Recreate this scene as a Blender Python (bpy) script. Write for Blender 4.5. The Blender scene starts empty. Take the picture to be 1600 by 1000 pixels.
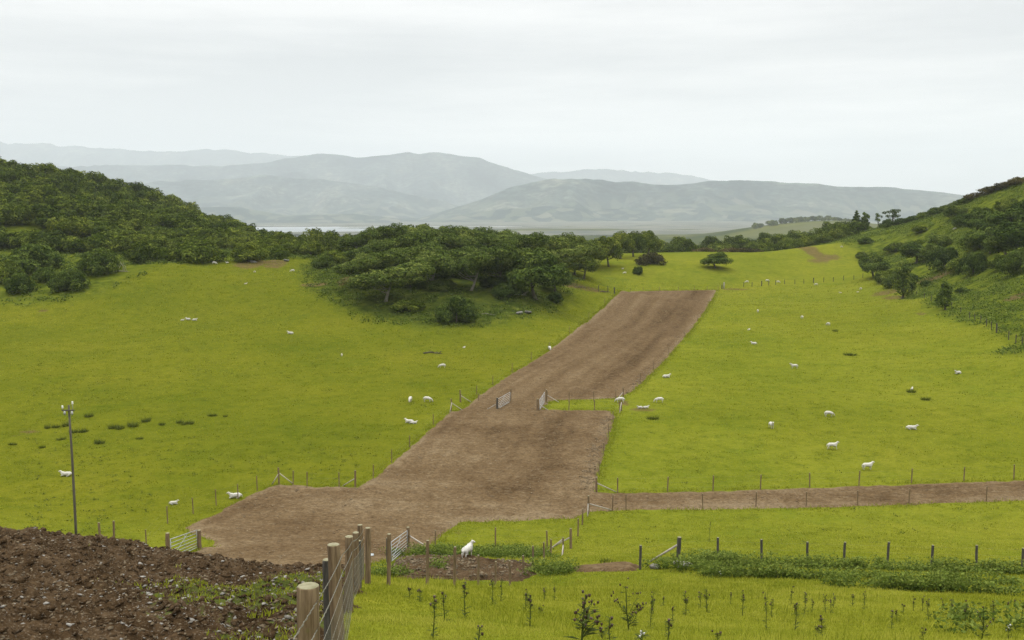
import bpy, math, random
import numpy as np
from mathutils import Vector, Matrix

R = math.radians
rng = np.random.default_rng(7)
random.seed(7)
sc = bpy.context.scene
col = sc.collection

# ------------------------------------------------------------------ camera, sky, sun, exposure
EYE = 24.0
F = 1556.0
PITCH = R(6.05)
cd = bpy.data.cameras.new("camera"); cam = bpy.data.objects.new("camera", cd); col.objects.link(cam)
cam.location = (0, 0, EYE); cam.rotation_euler = (R(90) - PITCH, 0, 0)
cd.sensor_width = 36.0; cd.lens = 36.0 * F / 1600.0
cd.clip_start = 0.1; cd.clip_end = 60000
sc.camera = cam

SUN_EL, SUN_AZ = R(58), R(-35)          # azimuth measured from +Y towards +X
sd_ = bpy.data.lights.new("sun", 'SUN'); sun = bpy.data.objects.new("sun", sd_); col.objects.link(sun)
sd_.energy = 1.5; sd_.angle = R(14); sd_.color = (1.0, 0.965, 0.90)
_s = Vector((math.sin(SUN_AZ) * math.cos(SUN_EL), math.cos(SUN_AZ) * math.cos(SUN_EL), math.sin(SUN_EL)))
sun.rotation_euler = _s.to_track_quat('Z', 'Y').to_euler()

w = bpy.data.worlds.new("World"); sc.world = w; w.use_nodes = True
nt = w.node_tree; nt.nodes.clear()
def wn(t, **k):
    n = nt.nodes.new(t)
    for a, b in k.items(): setattr(n, a, b)
    return n
wo = wn('ShaderNodeOutputWorld')
sky = wn('ShaderNodeTexSky', sky_type='NISHITA'); sky.sun_disc = False
sky.sun_elevation = SUN_EL; sky.sun_rotation = SUN_AZ
b1 = wn('ShaderNodeBackground'); b1.inputs['Strength'].default_value = 0.10
nt.links.new(sky.outputs[0], b1.inputs['Color'])
tc = wn('ShaderNodeTexCoord'); sep = wn('ShaderNodeSeparateXYZ'); nt.links.new(tc.outputs['Generated'], sep.inputs[0])
ramp = wn('ShaderNodeValToRGB'); nt.links.new(sep.outputs['Z'], ramp.inputs[0])
el = ramp.color_ramp.elements
el[0].position = 0.0; el[0].color = (0.94, 0.945, 0.94, 1)
el[1].position = 1.0; el[1].color = (3.10, 3.08, 3.02, 1)
for p_, c_ in ((0.09, (1.01, 1.0, 0.985, 1)), (0.15, (0.905, 0.90, 0.89, 1)), (0.22, (0.99, 0.98, 0.965, 1)), (0.5, (1.95, 1.95, 1.92, 1))):
    e = el.new(p_); e.color = c_
mp = wn('ShaderNodeMapping'); mp.inputs['Scale'].default_value = (0.9, 0.9, 7.5); mp.inputs['Location'].default_value = (1.15, 0.4, 0.3)
nt.links.new(tc.outputs['Generated'], mp.inputs[0])
ns = wn('ShaderNodeTexNoise'); ns.inputs['Scale'].default_value = 1.6; ns.inputs['Detail'].default_value = 6; ns.inputs['Roughness'].default_value = 0.55
nt.links.new(mp.outputs[0], ns.inputs['Vector'])
cr = wn('ShaderNodeValToRGB'); nt.links.new(ns.outputs['Fac'], cr.inputs[0])
cr.color_ramp.elements[0].position = 0.40; cr.color_ramp.elements[0].color = (0.80, 0.812, 0.822, 1)
cr.color_ramp.elements[1].position = 0.60; cr.color_ramp.elements[1].color = (1.07, 1.065, 1.055, 1)
mul = wn('ShaderNodeMix', data_type='RGBA', blend_type='MULTIPLY'); mul.inputs['Factor'].default_value = 1
nt.links.new(ramp.outputs[0], mul.inputs['A']); nt.links.new(cr.outputs[0], mul.inputs['B'])
b2 = wn('ShaderNodeBackground'); b2.inputs['Strength'].default_value = 1.0
hz = wn('ShaderNodeMapRange'); nt.links.new(sep.outputs['X'], hz.inputs[0])
for k_, v_ in ((1, -0.5), (2, 0.5), (3, 0.965), (4, 1.06)): hz.inputs[k_].default_value = v_
sc3 = wn('ShaderNodeVectorMath', operation='SCALE'); nt.links.new(mul.outputs['Result'], sc3.inputs[0]); nt.links.new(hz.outputs[0], sc3.inputs['Scale'])
nt.links.new(sc3.outputs[0], b2.inputs['Color'])
mxs = wn('ShaderNodeMixShader'); mxs.inputs[0].default_value = 0.93
nt.links.new(b1.outputs[0], mxs.inputs[1]); nt.links.new(b2.outputs[0], mxs.inputs[2]); nt.links.new(mxs.outputs[0], wo.inputs['Surface'])

sc.view_settings.view_transform = 'Standard'; sc.view_settings.look = 'None'
sc.view_settings.exposure = 0.06; sc.view_settings.gamma = 1.0; sc.view_settings.use_curve_mapping = False
sc.render.engine = 'CYCLES'
sc.cycles.max_bounces = 5; sc.cycles.diffuse_bounces = 3; sc.cycles.glossy_bounces = 2
sc.cycles.transmission_bounces = 3; sc.cycles.volume_bounces = 1; sc.cycles.transparent_max_bounces = 6
sc.cycles.use_denoising = True; sc.cycles.denoising_prefilter = 'NONE'; sc.cycles.denoising_input_passes = 'RGB_ALBEDO_NORMAL'
sc.cycles.caustics_reflective = False; sc.cycles.caustics_refractive = False
HAZE = 8.4e-5

# ------------------------------------------------------------------ helpers
def tag(o, label=None, cat=None, group=None, kind=None):
    if label: o['label'] = label
    if cat: o['category'] = cat
    if group: o['group'] = group
    if kind: o['kind'] = kind
    return o
def empty(name, loc, rz=0.0):
    o = bpy.data.objects.new(name, None); col.objects.link(o); o.location = loc; o.rotation_euler = (0, 0, rz); o.empty_display_size = 0.2
    return o
def mesh_np(name, V, faces, mats=None, tint=None, smooth=False, midx=None):
    """faces: list of (n,k) int arrays (each with its own k)."""
    me = bpy.data.meshes.new(name)
    V = np.asarray(V, dtype=np.float32)
    if not isinstance(faces, (list, tuple)): faces = [faces]
    faces = [np.asarray(f, dtype=np.int32) for f in faces if len(f)]
    nl = sum(f.size for f in faces); npoly = sum(len(f) for f in faces)
    me.vertices.add(len(V)); me.vertices.foreach_set('co', V.ravel())
    me.loops.add(nl); me.loops.foreach_set('vertex_index', np.concatenate([f.ravel() for f in faces]))
    st = []; s = 0
    for f in faces:
        st.append(s + np.arange(len(f)) * f.shape[1]); s += f.size
    me.polygons.add(npoly)
    me.polygons.foreach_set('loop_start', np.concatenate(st).astype(np.int32))
    if midx is not None: me.polygons.foreach_set('material_index', np.asarray(midx, dtype=np.int32))
    me.update(calc_edges=True); me.validate()
    if smooth: me.polygons.foreach_set('use_smooth', np.ones(len(me.polygons), dtype=bool))
    if tint is not None:
        for nm, arr in tint.items():
            a = me.attributes.new(nm, 'FLOAT', 'POINT'); a.data.foreach_set('value', np.asarray(arr, dtype=np.float32))
    for m in (mats or []): me.materials.append(m)
    return me
def obj(name, me, parent=None, loc=None):
    o = bpy.data.objects.new(name, me); col.objects.link(o)
    if parent is not None: o.parent = parent
    if loc is not None: o.location = loc
    return o
class MB:
    """collects shapes into one mesh"""
    def __init__(s): s.V = []; s.Q = []; s.T = []; s.n = 0; s.t = []
    def add(s, V, Q=None, T=None, tint=0.5):
        V = np.asarray(V, float); s.V.append(V)
        if Q is not None and len(Q): s.Q.append(np.asarray(Q) + s.n)
        if T is not None and len(T): s.T.append(np.asarray(T) + s.n)
        s.t.append(np.broadcast_to(np.asarray(tint, float), (len(V),))); s.n += len(V)
    def tube(s, P, rad, sides=6, cap=True, tint=0.5, wob=0.0):
        P = np.asarray(P, float); n = len(P); rad = np.broadcast_to(np.asarray(rad, float), (n,))
        d = np.gradient(P, axis=0); d /= np.linalg.norm(d, axis=1, keepdims=True) + 1e-9
        ref = np.array([0, 0, 1.0]) if abs(d[0][2]) < 0.9 else np.array([1.0, 0, 0])
        a = np.cross(d, ref); a /= np.linalg.norm(a, axis=1, keepdims=True) + 1e-9
        b = np.cross(d, a)
        th = np.arange(sides) / sides * 2 * np.pi
        rr = rad[:, None] * (1 + wob * rng.standard_normal((n, sides)))
        V = P[:, None] + rr[..., None] * (np.cos(th)[None, :, None] * a[:, None] + np.sin(th)[None, :, None] * b[:, None])
        V = V.reshape(-1, 3); Q = []
        for i in range(n - 1):
            for k in range(sides):
                k2 = (k + 1) % sides
                Q.append((i * sides + k, i * sides + k2, (i + 1) * sides + k2, (i + 1) * sides + k))
        T = []
        if cap:
            V = np.vstack([V, P[:1], P[-1:]]); c0 = n * sides; c1 = c0 + 1
            for k in range(sides):
                k2 = (k + 1) % sides
                T.append((c0, k2, k)); T.append((c1, (n - 1) * sides + k, (n - 1) * sides + k2))
        s.add(V, Q, T, tint)
    def box(s, c, sz, rot=None):
        x, y, z = np.asarray(sz) / 2
        V = np.array([(a * x, b * y, e * z) for e in (-1, 1) for b in (-1, 1) for a in (-1, 1)])
        if rot is not None: V = V @ np.asarray(rot).T
        s.add(V + np.asarray(c), [(0, 2, 3, 1), (4, 5, 7, 6), (0, 1, 5, 4), (2, 6, 7, 3), (0, 4, 6, 2), (1, 3, 7, 5)])
    def mesh(s, name, mats, smooth=False):
        V = np.vstack(s.V); f = []
        if s.Q: f.append(np.vstack(s.Q))
        if s.T: f.append(np.vstack(s.T))
        return mesh_np(name, V, f, mats, {'tint': np.concatenate(s.t)}, smooth)
    def build(s, name, mats, parent=None, smooth=False):
        return obj(name, s.mesh(name, mats, smooth), parent)

_perm = np.random.default_rng(3).random((256, 256))
def vnoise(x, y):
    xi = np.floor(x).astype(int); yi = np.floor(y).astype(int); fx = x - xi; fy = y - yi
    fx = fx * fx * fx * (fx * (fx * 6 - 15) + 10); fy = fy * fy * fy * (fy * (fy * 6 - 15) + 10)
    g = lambda i, j: _perm[i & 255, j & 255]
    return (g(xi, yi) * (1 - fx) + g(xi + 1, yi) * fx) * (1 - fy) + (g(xi, yi + 1) * (1 - fx) + g(xi + 1, yi + 1) * fx) * fy - 0.5
def fbm(x, y, o=4, g=0.5):
    s = 0; a = 1; c, sn = math.cos(0.6), math.sin(0.6)
    for k in range(o):
        s = s + a * vnoise(x + 17.3 * k, y + 9.1 * k); x, y = (c * x - sn * y) * 2.03, (sn * x + c * y) * 2.03; a *= g
    return s
def sstep(a, b, x):
    t = np.clip((x - a) / (b - a), 0, 1); return t * t * (3 - 2 * t)

# ------------------------------------------------------------------ procedural materials
def M(name):
    m = bpy.data.materials.new(name); m.use_nodes = True; m.node_tree.nodes.clear(); return m
class NB:
    def __init__(s, m): s.t = m.node_tree
    def n(s, t, _in=None, **k):
        nd = s.t.nodes.new(t)
        for a, b in k.items(): setattr(nd, a, b)
        for a, b in (_in or {}).items():
            if isinstance(b, bpy.types.NodeSocket): s.t.links.new(b, nd.inputs[a])
            else: nd.inputs[a].default_value = b
        return nd
    def noise(s, vec, scale, detail=4, rough=0.55): return s.n('ShaderNodeTexNoise', {'Vector': vec, 'Scale': scale, 'Detail': detail, 'Roughness': rough}).outputs['Fac']
    def ramp(s, f, stops):
        r = s.n('ShaderNodeValToRGB', {0: f}); e = r.color_ramp.elements
        e[0].position, e[0].color = stops[0][0], (*stops[0][1], 1); e[1].position, e[1].color = stops[-1][0], (*stops[-1][1], 1)
        for p, c in stops[1:-1]: x = e.new(p); x.color = (*c, 1)
        return r.outputs[0]
    def mix(s, f, a, b, mode='MIX'):
        for v in (a, b): pass
        q = {'Factor': f, 'A': a if isinstance(a, bpy.types.NodeSocket) else (*a, 1), 'B': b if isinstance(b, bpy.types.NodeSocket) else (*b, 1)}
        nd = s.n('ShaderNodeMix', data_type='RGBA', blend_type=mode)
        for kk, v in q.items():
            sk = [i for i in nd.inputs if i.name == kk and (i.type == 'RGBA' if kk != 'Factor' else i.type == 'VALUE')][0]
            if isinstance(v, bpy.types.NodeSocket): s.t.links.new(v, sk)
            else: sk.default_value = v
        return [o for o in nd.outputs if o.type == 'RGBA'][0]
    def math(s, op, a, b=0.0): return s.n('ShaderNodeMath', {0: a, 1: b}, operation=op).outputs[0]
    def attr(s, nm): return s.n('ShaderNodeAttribute', attribute_name=nm).outputs['Fac']
    def obco(s): return s.n('ShaderNodeTexCoord').outputs['Object']
    def scale(s, vec, sc_): return s.n('ShaderNodeMapping', {'Vector': vec, 'Scale': sc_}).outputs[0]
    def out(s, color, rough=0.9, bump=None, bstr=0.4, bdist=0.05, spec=0.2, metal=0.0):
        p = s.n('ShaderNodeBsdfPrincipled', {'Base Color': color if isinstance(color, bpy.types.NodeSocket) else (*color, 1), 'Roughness': rough, 'Specular IOR Level': spec, 'Metallic': metal})
        if bump is not None:
            b = s.n('ShaderNodeBump', {'Height': bump, 'Strength': bstr, 'Distance': bdist}); s.t.links.new(b.outputs[0], p.inputs['Normal'])
        o = s.n('ShaderNodeOutputMaterial', {'Surface': p.outputs[0]}); return p

# ---- ground (grass types, bare soil patches)
G1 = (0.134, 0.148, 0.0135)     # bright reseeded pasture
m_ground = M('pasture'); b = NB(m_ground); v = b.obco()
n1 = b.noise(v, 0.045, 5); n2 = b.noise(v, 0.5, 5, 0.6); n3 = b.noise(b.scale(v, (2.2, 4.5, 3)), 1.0, 5, 0.7)
bright = b.ramp(n1, [(0.3, (0.128, 0.154, 0.0150)), (0.5, (0.156, 0.178, 0.0180)), (0.7, (0.178, 0.192, 0.0215))])
olive = b.ramp(n1, [(0.3, (0.100, 0.121, 0.0102)), (0.5, (0.121, 0.137, 0.0116)), (0.7, (0.145, 0.153, 0.0142))])
rough_g = b.ramp(n2, [(0.3, (0.048, 0.070, 0.0090)), (0.5, (0.084, 0.112, 0.0125)), (0.68, (0.130, 0.148, 0.018))])
c = b.mix(b.attr('sward'), bright, olive)
n4 = b.noise(v, 0.16, 6, 0.62); n5 = b.noise(v, 0.85, 6, 0.72)
c = b.mix(0.85, c, b.ramp(n5, [(0.33, (0.62, 0.68, 0.58)), (0.45, (0.97, 0.98, 0.95)), (0.56, (1.02, 1.02, 1.02)), (0.70, (1.22, 1.16, 1.25))]), 'MULTIPLY')
c = b.mix(0.85, c, b.ramp(n4, [(0.32, (0.80, 0.89, 0.85)), (0.46, (0.97, 0.98, 0.97)), (0.6, (1.0, 1.0, 1.0)), (0.72, (1.09, 1.04, 1.12))]), 'MULTIPLY')
c = b.mix(b.attr('rough'), c, rough_g)
c = b.mix(b.math('MULTIPLY', b.attr('growth_shade'), 0.85), c, b.ramp(n2, [(0.3, (0.024, 0.040, 0.0075)), (0.5, (0.044, 0.062, 0.011)), (0.7, (0.080, 0.098, 0.016))]))  # dark rough growth, with the grove's shade put into its colour
c = b.mix(b.math('MULTIPLY', b.attr('stubble'), 0.8), c, (0.105, 0.110, 0.070))
det = b.ramp(n2, [(0.28, (0.76, 0.79, 0.74)), (0.5, (1, 1, 1)), (0.75, (1.13, 1.10, 1.1))])
c = b.mix(0.75, c, det, 'MULTIPLY')
det2 = b.ramp(n3, [(0.27, (0.52, 0.58, 0.45)), (0.47, (1, 1, 1)), (0.75, (1.22, 1.17, 1.25))])
c = b.mix(0.8, c, det2, 'MULTIPLY')
soilc = b.ramp(n2, [(0.3, (0.078, 0.052, 0.028)), (0.7, (0.150, 0.105, 0.058))])
sm = b.math('ADD', b.attr('soil'), b.math('MULTIPLY', b.math('SUBTRACT', n2, 0.5), 1.2))
sm = b.n('ShaderNodeMapRange', {'Value': sm, 'From Min': 0.50, 'From Max': 0.80}).outputs[0]
c = b.mix(b.math('MULTIPLY', sm, 0.8), c, soilc)
far = b.ramp(b.noise(v, 0.006, 6, 0.6), [(0.35, (0.018, 0.030, 0.010)), (0.5, (0.045, 0.062, 0.014)), (0.62, (0.11, 0.115, 0.03))])
c = b.mix(b.attr('farland'), c, far)
c = b.mix(1.0, c, (0.816, 0.788, 0.72), 'MULTIPLY')
b.out(c, 1.0, b.math('ADD', n2, n3), 0.5, 0.06, 0.0)

# ---- soils
m_track = M('cultivated_soil'); b = NB(m_track); v = b.obco()
t = b.attr('tint')
n1 = b.noise(v, 0.9, 6, 0.65); n2 = b.noise(v, 4.5, 5, 0.7); n3 = b.noise(b.scale(v, (1.6, 4.2, 4)), 1.0, 4, 0.7)
f = b.math('ADD', b.math('MULTIPLY', t, 0.55), b.math('MULTIPLY', n1, 0.45))
c = b.ramp(f, [(0.22, (0.070, 0.044, 0.023)), (0.45, (0.118, 0.077, 0.042)), (0.62, (0.150, 0.102, 0.058)), (0.8, (0.195, 0.142, 0.088))])
c = b.mix(1.0, c, b.ramp(n2, [(0.32, (0.60, 0.58, 0.56)), (0.5, (1, 1, 1)), (0.68, (1.25, 1.25, 1.22))]), 'MULTIPLY')
n6 = b.noise(v, 1.9, 5, 0.7)
c = b.mix(0.9, c, b.ramp(n6, [(0.34, (0.76, 0.74, 0.72)), (0.5, (1, 1, 1)), (0.66, (1.16, 1.16, 1.14))]), 'MULTIPLY')
straw = b.n('ShaderNodeMapRange', {'Value': n3, 'From Min': 0.56, 'From Max': 0.65}).outputs[0]
c = b.mix(b.math('MULTIPLY', straw, 0.38), c, (0.28, 0.22, 0.145))
grit = b.n('ShaderNodeMapRange', {'Value': b.noise(v, 9.0, 2, 0.5), 'From Min': 0.68, 'From Max': 0.74}).outputs[0]
c = b.mix(b.math('MULTIPLY', grit, 0.5), c, (0.30, 0.27, 0.22))
c = b.mix(1.0, c, (0.85, 0.865, 0.83), 'MULTIPLY')
b.out(c, 1.0, b.math('ADD', n1, n2), 0.8, 0.10, 0.0)

m_dirt = M('turned_earth'); b = NB(m_dirt); v = b.obco()
n1 = b.noise(v, 1.3, 6, 0.65); n2 = b.noise(v, 9, 5, 0.7); n3 = b.noise(v, 26, 3, 0.6)
c = b.ramp(n1, [(0.3, (0.030, 0.0185, 0.0085)), (0.5, (0.058, 0.036, 0.0175)), (0.7, (0.100, 0.066, 0.035))])
c = b.mix(1.0, c, b.ramp(n2, [(0.3, (0.5, 0.5, 0.5)), (0.5, (1, 1, 1)), (0.7, (1.5, 1.5, 1.45))]), 'MULTIPLY')
c = b.mix(b.math('MULTIPLY', b.n('ShaderNodeMapRange', {'Value': n3, 'From Min': 0.57, 'From Max': 0.66}).outputs[0], 0.6), c, (0.19, 0.15, 0.10))
mo = b.math('ADD', b.attr('moss'), b.math('MULTIPLY', b.math('SUBTRACT', n1, 0.5), 1.6))
mo = b.math('ADD', mo, b.math('MULTIPLY', b.math('SUBTRACT', n2, 0.5), 0.9))
mo = b.n('ShaderNodeMapRange', {'Value': mo, 'From Min': 0.48, 'From Max': 0.62}).outputs[0]
c = b.mix(mo, c, b.ramp(n2, [(0.3, (0.046, 0.056, 0.012)), (0.7, (0.098, 0.112, 0.026))]))
c = b.mix(1.0, c, (0.84, 0.86, 0.93), 'MULTIPLY')
b.out(c, 1.0, b.math('ADD', n2, b.math('MULTIPLY', n3, 0.5)), 0.8, 0.05, 0.0)

m_bank = m_dirt.copy(); m_bank.name = 'bank_soil'
for nd in m_bank.node_tree.nodes:
    if nd.type == 'VALTORGB' and abs(nd.color_ramp.elements[0].color[0] - 0.030) < 1e-4:
        for e_ in nd.color_ramp.elements: e_.color = (e_.color[0] * 1.3, e_.color[1] * 1.3, e_.color[2] * 1.3, 1)

def leafmat(name, stops, trans=0.25, orand=0.35):
    m = M(name); b = NB(m)
    t = b.attr('tint'); rnd = b.n('ShaderNodeObjectInfo').outputs['Random']
    c = b.ramp(t, stops)
    c = b.mix(1.0, c, b.ramp(rnd, [(0.0, (1 - orand, 1 - orand * 0.9, 1 - orand * 0.8)), (0.5, (1, 1, 1)), (1.0, (1 + orand * 0.9, 1 + orand * 0.6, 1 + orand * 0.5))]), 'MULTIPLY')
    d = b.n('ShaderNodeBsdfDiffuse', {'Color': c}); tr = b.n('ShaderNodeBsdfTranslucent', {'Color': c})
    mx = b.n('ShaderNodeMixShader', {0: trans, 1: d.outputs[0], 2: tr.outputs[0]})
    b.n('ShaderNodeOutputMaterial', {'Surface': mx.outputs[0]}); return m
m_leaf = leafmat('oak_leaves', [(0.0, (0.028, 0.044, 0.0065)), (0.5, (0.064, 0.092, 0.0120)), (1.0, (0.160, 0.192, 0.028))], 0.10, 0.40)
m_leaf_grey = leafmat('hawthorn_leaves', [(0.0, (0.028, 0.045, 0.010)), (0.5, (0.074, 0.106, 0.020)), (1.0, (0.180, 0.212, 0.050))], 0.10, 0.28)
m_leaf_dark = leafmat('thorn_leaves', [(0.0, (0.022, 0.038, 0.0080)), (0.5, (0.054, 0.084, 0.0150)), (1.0, (0.128, 0.166, 0.032))], 0.10)
m_leaf_brown = leafmat('heather_leaves', [(0.0, (0.045, 0.040, 0.016)), (0.5, (0.078, 0.068, 0.026)), (1.0, (0.118, 0.105, 0.042))])
m_weed = leafmat('nettle_leaves', [(0.0, (0.034, 0.056, 0.010)), (0.5, (0.080, 0.116, 0.019)), (1.0, (0.165, 0.205, 0.044))], 0.25, 0.2)
m_thistle = leafmat('thistle_leaves', [(0.0, (0.036, 0.050, 0.014)), (0.5, (0.062, 0.082, 0.022)), (1.0, (0.105, 0.125, 0.038))], 0.15, 0.2)
m_head = leafmat('thistle_heads', [(0.0, (0.055, 0.038, 0.026)), (0.5, (0.080, 0.052, 0.040)), (1.0, (0.150, 0.115, 0.095))], 0.1, 0.2)
m_white_flower = leafmat('white_umbel', [(0.0, (0.5, 0.5, 0.45)), (1.0, (0.7, 0.7, 0.66))], 0.1, 0.05)
m_grass = leafmat('grass_blades', [(0.0, (0.145, 0.166, 0.014)), (0.5, (0.250, 0.266, 0.025)), (1.0, (0.350, 0.348, 0.050))], 0.45, 0.0)
m_rush = leafmat('rush_blades', [(0.0, (0.046, 0.066, 0.012)), (0.5, (0.090, 0.114, 0.020)), (1.0, (0.150, 0.160, 0.034))], 0.15, 0.25)

def plain(name, c0, c1, scale=6, rough=0.85, stretch=(1, 1, 1), bstr=0.4, bd=0.01, metal=0.0, spec=0.2):
    m = M(name); b = NB(m); v = b.scale(b.obco(), stretch); n = b.noise(v, scale, 5, 0.65)
    b.out(b.ramp(n, [(0.32, c0), (0.68, c1)]), rough, n, bstr, bd, spec, metal); return m
m_bark = plain('bark', (0.045, 0.038, 0.028), (0.13, 0.115, 0.09), 3, 0.95, (2, 2, 0.5), 0.8, 0.05)
m_bark_pale = plain('pale_bark', (0.10, 0.09, 0.07), (0.26, 0.24, 0.195), 3, 0.95, (2, 2, 0.5), 0.8, 0.05)
m_post = plain('treated_post', (0.100, 0.067, 0.036), (0.225, 0.165, 0.100), 9, 0.9, (4, 4, 0.35), 0.7, 0.01)
b = NB(m_post); _ramp = [n for n in m_post.node_tree.nodes if n.type == 'VALTORGB'][0]; _bs = [n for n in m_post.node_tree.nodes if n.type == 'BSDF_PRINCIPLED'][0]
_v = b.obco(); _st = b.noise(b.scale(_v, (22, 22, 1.1)), 1.0, 6, 0.75); _ms = b.noise(_v, 5.5, 4, 0.6)
_c = b.mix(0.9, _ramp.outputs[0], b.ramp(_st, [(0.33, (0.40, 0.36, 0.33)), (0.46, (0.95, 0.93, 0.92)), (0.68, (1.35, 1.35, 1.35))]), 'MULTIPLY')
_c = b.mix(b.n('ShaderNodeMapRange', {'Value': _ms, 'From Min': 0.60, 'From Max': 0.72, 'To Max': 0.75}).outputs[0], _c, (0.13, 0.125, 0.035))
m_post.node_tree.links.new(_c, _bs.inputs['Base Color'])
_bp = [n for n in m_post.node_tree.nodes if n.type == 'BUMP'][0]; m_post.node_tree.links.new(_st, _bp.inputs['Height'])
m_postold = plain('weathered_post', (0.035, 0.032, 0.026), (0.095, 0.088, 0.075), 9, 0.95, (4, 4, 0.35), 0.7, 0.01)
m_strut = plain('pale_strut', (0.24, 0.21, 0.17), (0.40, 0.365, 0.31), 8, 0.9, (1, 1, 1), 0.4, 0.01)
m_cut = plain('sawn_post_end', (0.15, 0.14, 0.075), (0.27, 0.25, 0.165), 16, 0.9)
m_galv = plain('galvanised_steel', (0.27, 0.28, 0.28), (0.42, 0.43, 0.43), 5, 0.55, (1, 1, 1), 0.1, 0.004, 0.4, 0.4)
m_wire = plain('fence_wire', (0.17, 0.155, 0.125), (0.30, 0.285, 0.245), 20, 0.5, (1, 1, 1), 0.1, 0.002, 0.5, 0.4)
m_pole = plain('pole_timber', (0.055, 0.048, 0.038), (0.12, 0.108, 0.088), 6, 0.9, (4, 4, 0.3), 0.5, 0.01)
m_ins = plain('white_porcelain', (0.62, 0.62, 0.60), (0.75, 0.75, 0.73), 5, 0.3, (1, 1, 1), 0.0, 0.001)
m_fleece = plain('fleece', (0.36, 0.345, 0.30), (0.62, 0.60, 0.545), 16, 0.95, (1, 1, 1), 0.9, 0.03)
m_face = plain('sheep_face', (0.40, 0.37, 0.32), (0.54, 0.51, 0.46), 8, 0.9, (1, 1, 1), 0.2, 0.01)
m_rock = plain('stone', (0.10, 0.088, 0.070), (0.30, 0.285, 0.255), 2.3, 0.9, (1, 1, 1), 0.6, 0.03)
m_rock_dark = plain('lichened_rock', (0.07, 0.068, 0.058), (0.20, 0.195, 0.175), 2.3, 0.95, (1, 1, 1), 0.8, 0.05)
m_crumb_warm = plain('pale_dry_soil', (0.080, 0.055, 0.030), (0.24, 0.185, 0.115), 1.0, 1.0, (1, 1, 1), 0.4, 0.02)
m_crumb = plain('dry_soil', (0.045, 0.033, 0.018), (0.20, 0.155, 0.098), 1.4, 1.0, (1, 1, 1), 0.4, 0.02)
m_slate = plain('pale_slate', (0.27, 0.30, 0.31), (0.42, 0.45, 0.46), 4, 0.7, (1, 1, 1), 0.3, 0.01)
m_log = plain('dead_wood', (0.045, 0.036, 0.028), (0.13, 0.11, 0.09), 4, 0.95, (1, 1, 1), 0.6, 0.03)
m_pale_wood = plain('bleached_wood', (0.20, 0.18, 0.15), (0.34, 0.31, 0.27), 4, 0.95)

# ------------------------------------------------------------------ terrain from surveyed heights
CP = math.cos(PITCH); SP = math.sin(PITCH)
def ray(px, py):
    u = (np.asarray(px, float) - 800) / F; q = (500 - np.asarray(py, float)) / F
    return u, CP + q * SP, -SP + q * CP          # x, y, z of the direction
def pt(px, py, Y):
    u, a, z = ray(px, py); t = Y / a
    return (u * t, Y, EYE + z * t)
ctrl = []
def C(px, py, Y): ctrl.append(pt(px, py, Y))
def W(x, y, drop): ctrl.append((x, y, EYE - drop))
for q in ((0, 0, 1.75), (-12, 0, 0.9), (12, 0, 2.2), (40, 0, 4.5), (-40, 0, 0.5), (0, -20, -4), (50, -20, -2), (-50, -20, -6),
          (-1.2, 5.6, 3.45), (-1.8, 10, 4.85), (-2.5, 15.6, 6.4), (-3.1, 20, 7.8), (-3.8, 25, 9.45), (2, 15, 6.5), (8, 15, 6.7), (25, 18, 8.2), (40, 20, 9.0), (60, 40, 16),
          (-15, 16, 5.9), (-30, 25, 7.5), (-8, 18, 6.9), (-45, 50, 13.5), (-70, 60, 17), (-90, 40, 9), (-25, 48, 16.6), (-18, 44, 15.4)): W(*q)
for q in ((0, 826, 30), (100, 838, 32), (180, 851, 35), (260, 870, 38), (330, 881, 41), (440, 894, 45), (560, 905, 42), (520, 890, 52),
          (667, 920, 29), (750, 918, 40), (800, 919, 46), (740, 879, 53), (690, 853, 65), (850, 854, 66),
          (1000, 890, 48), (1260, 885, 50), (1600, 892, 50), (1100, 930, 32), (1400, 938, 31), (1600, 940, 31), (1000, 1000, 17), (1300, 1000, 18), (1600, 1000, 19),
          (1260, 858, 60), (1600, 860, 60), (1260, 800, 74.5), (950, 830, 69), (1600, 800, 74.5),
          (320, 856, 62), (118, 838, 64), (0, 760, 80), (0, 650, 108), (0, 580, 138), (0, 520, 172), (0, 470, 200), (0, 440, 215), (150, 455, 205), (250, 418, 225), (335, 411, 240), (430, 408, 245), (455, 423, 235),
          (295, 499, 190), (450, 520, 170), (300, 600, 128), (300, 720, 88), (450, 650, 108), (550, 560, 152), (690, 574, 142), (560, 500, 185), (640, 506, 182), (750, 501, 186), (860, 482, 205),
          (600, 467, 197), (560, 445, 212), (735, 450, 208), (835, 462, 205), (700, 420, 235), (600, 410, 250), (800, 420, 240), (885, 432, 245), (500, 415, 245),
          (700, 840, 68), (450, 800, 73.5), (600, 800, 73.5), (800, 720, 88.5), (640, 720, 88.5), (840, 640, 111), (720, 640, 111), (900, 580, 138), (950, 520, 180), (1045, 455, 275), (960, 456, 272), (1120, 453, 278),
          (1000, 740, 84.5), (1200, 760, 80.5), (1600, 755, 81.5), (1200, 640, 110), (1350, 700, 93), (1600, 680, 97), (1600, 600, 122), (1500, 560, 140), (1300, 520, 175), (1200, 480, 225), (1250, 441, 290), (1340, 438, 285), (1400, 470, 235), (1480, 500, 185), (1557, 517, 158), (1600, 538, 145),
          (1500, 440, 240), (1600, 480, 175), (1600, 420, 215), (1600, 350, 262), (1590, 290, 322), (1540, 305, 332), (1480, 331, 350), (1420, 349, 372), (1350, 362, 402), (1300, 375, 420), (1270, 386, 348), (1450, 392, 300), (1380, 405, 325),
          (1118, 417, 305), (975, 428, 290), (900, 440, 272), (950, 397, 345), (1100, 393, 362), (1200, 396, 366), (1040, 398, 350)): C(*q)
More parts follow.
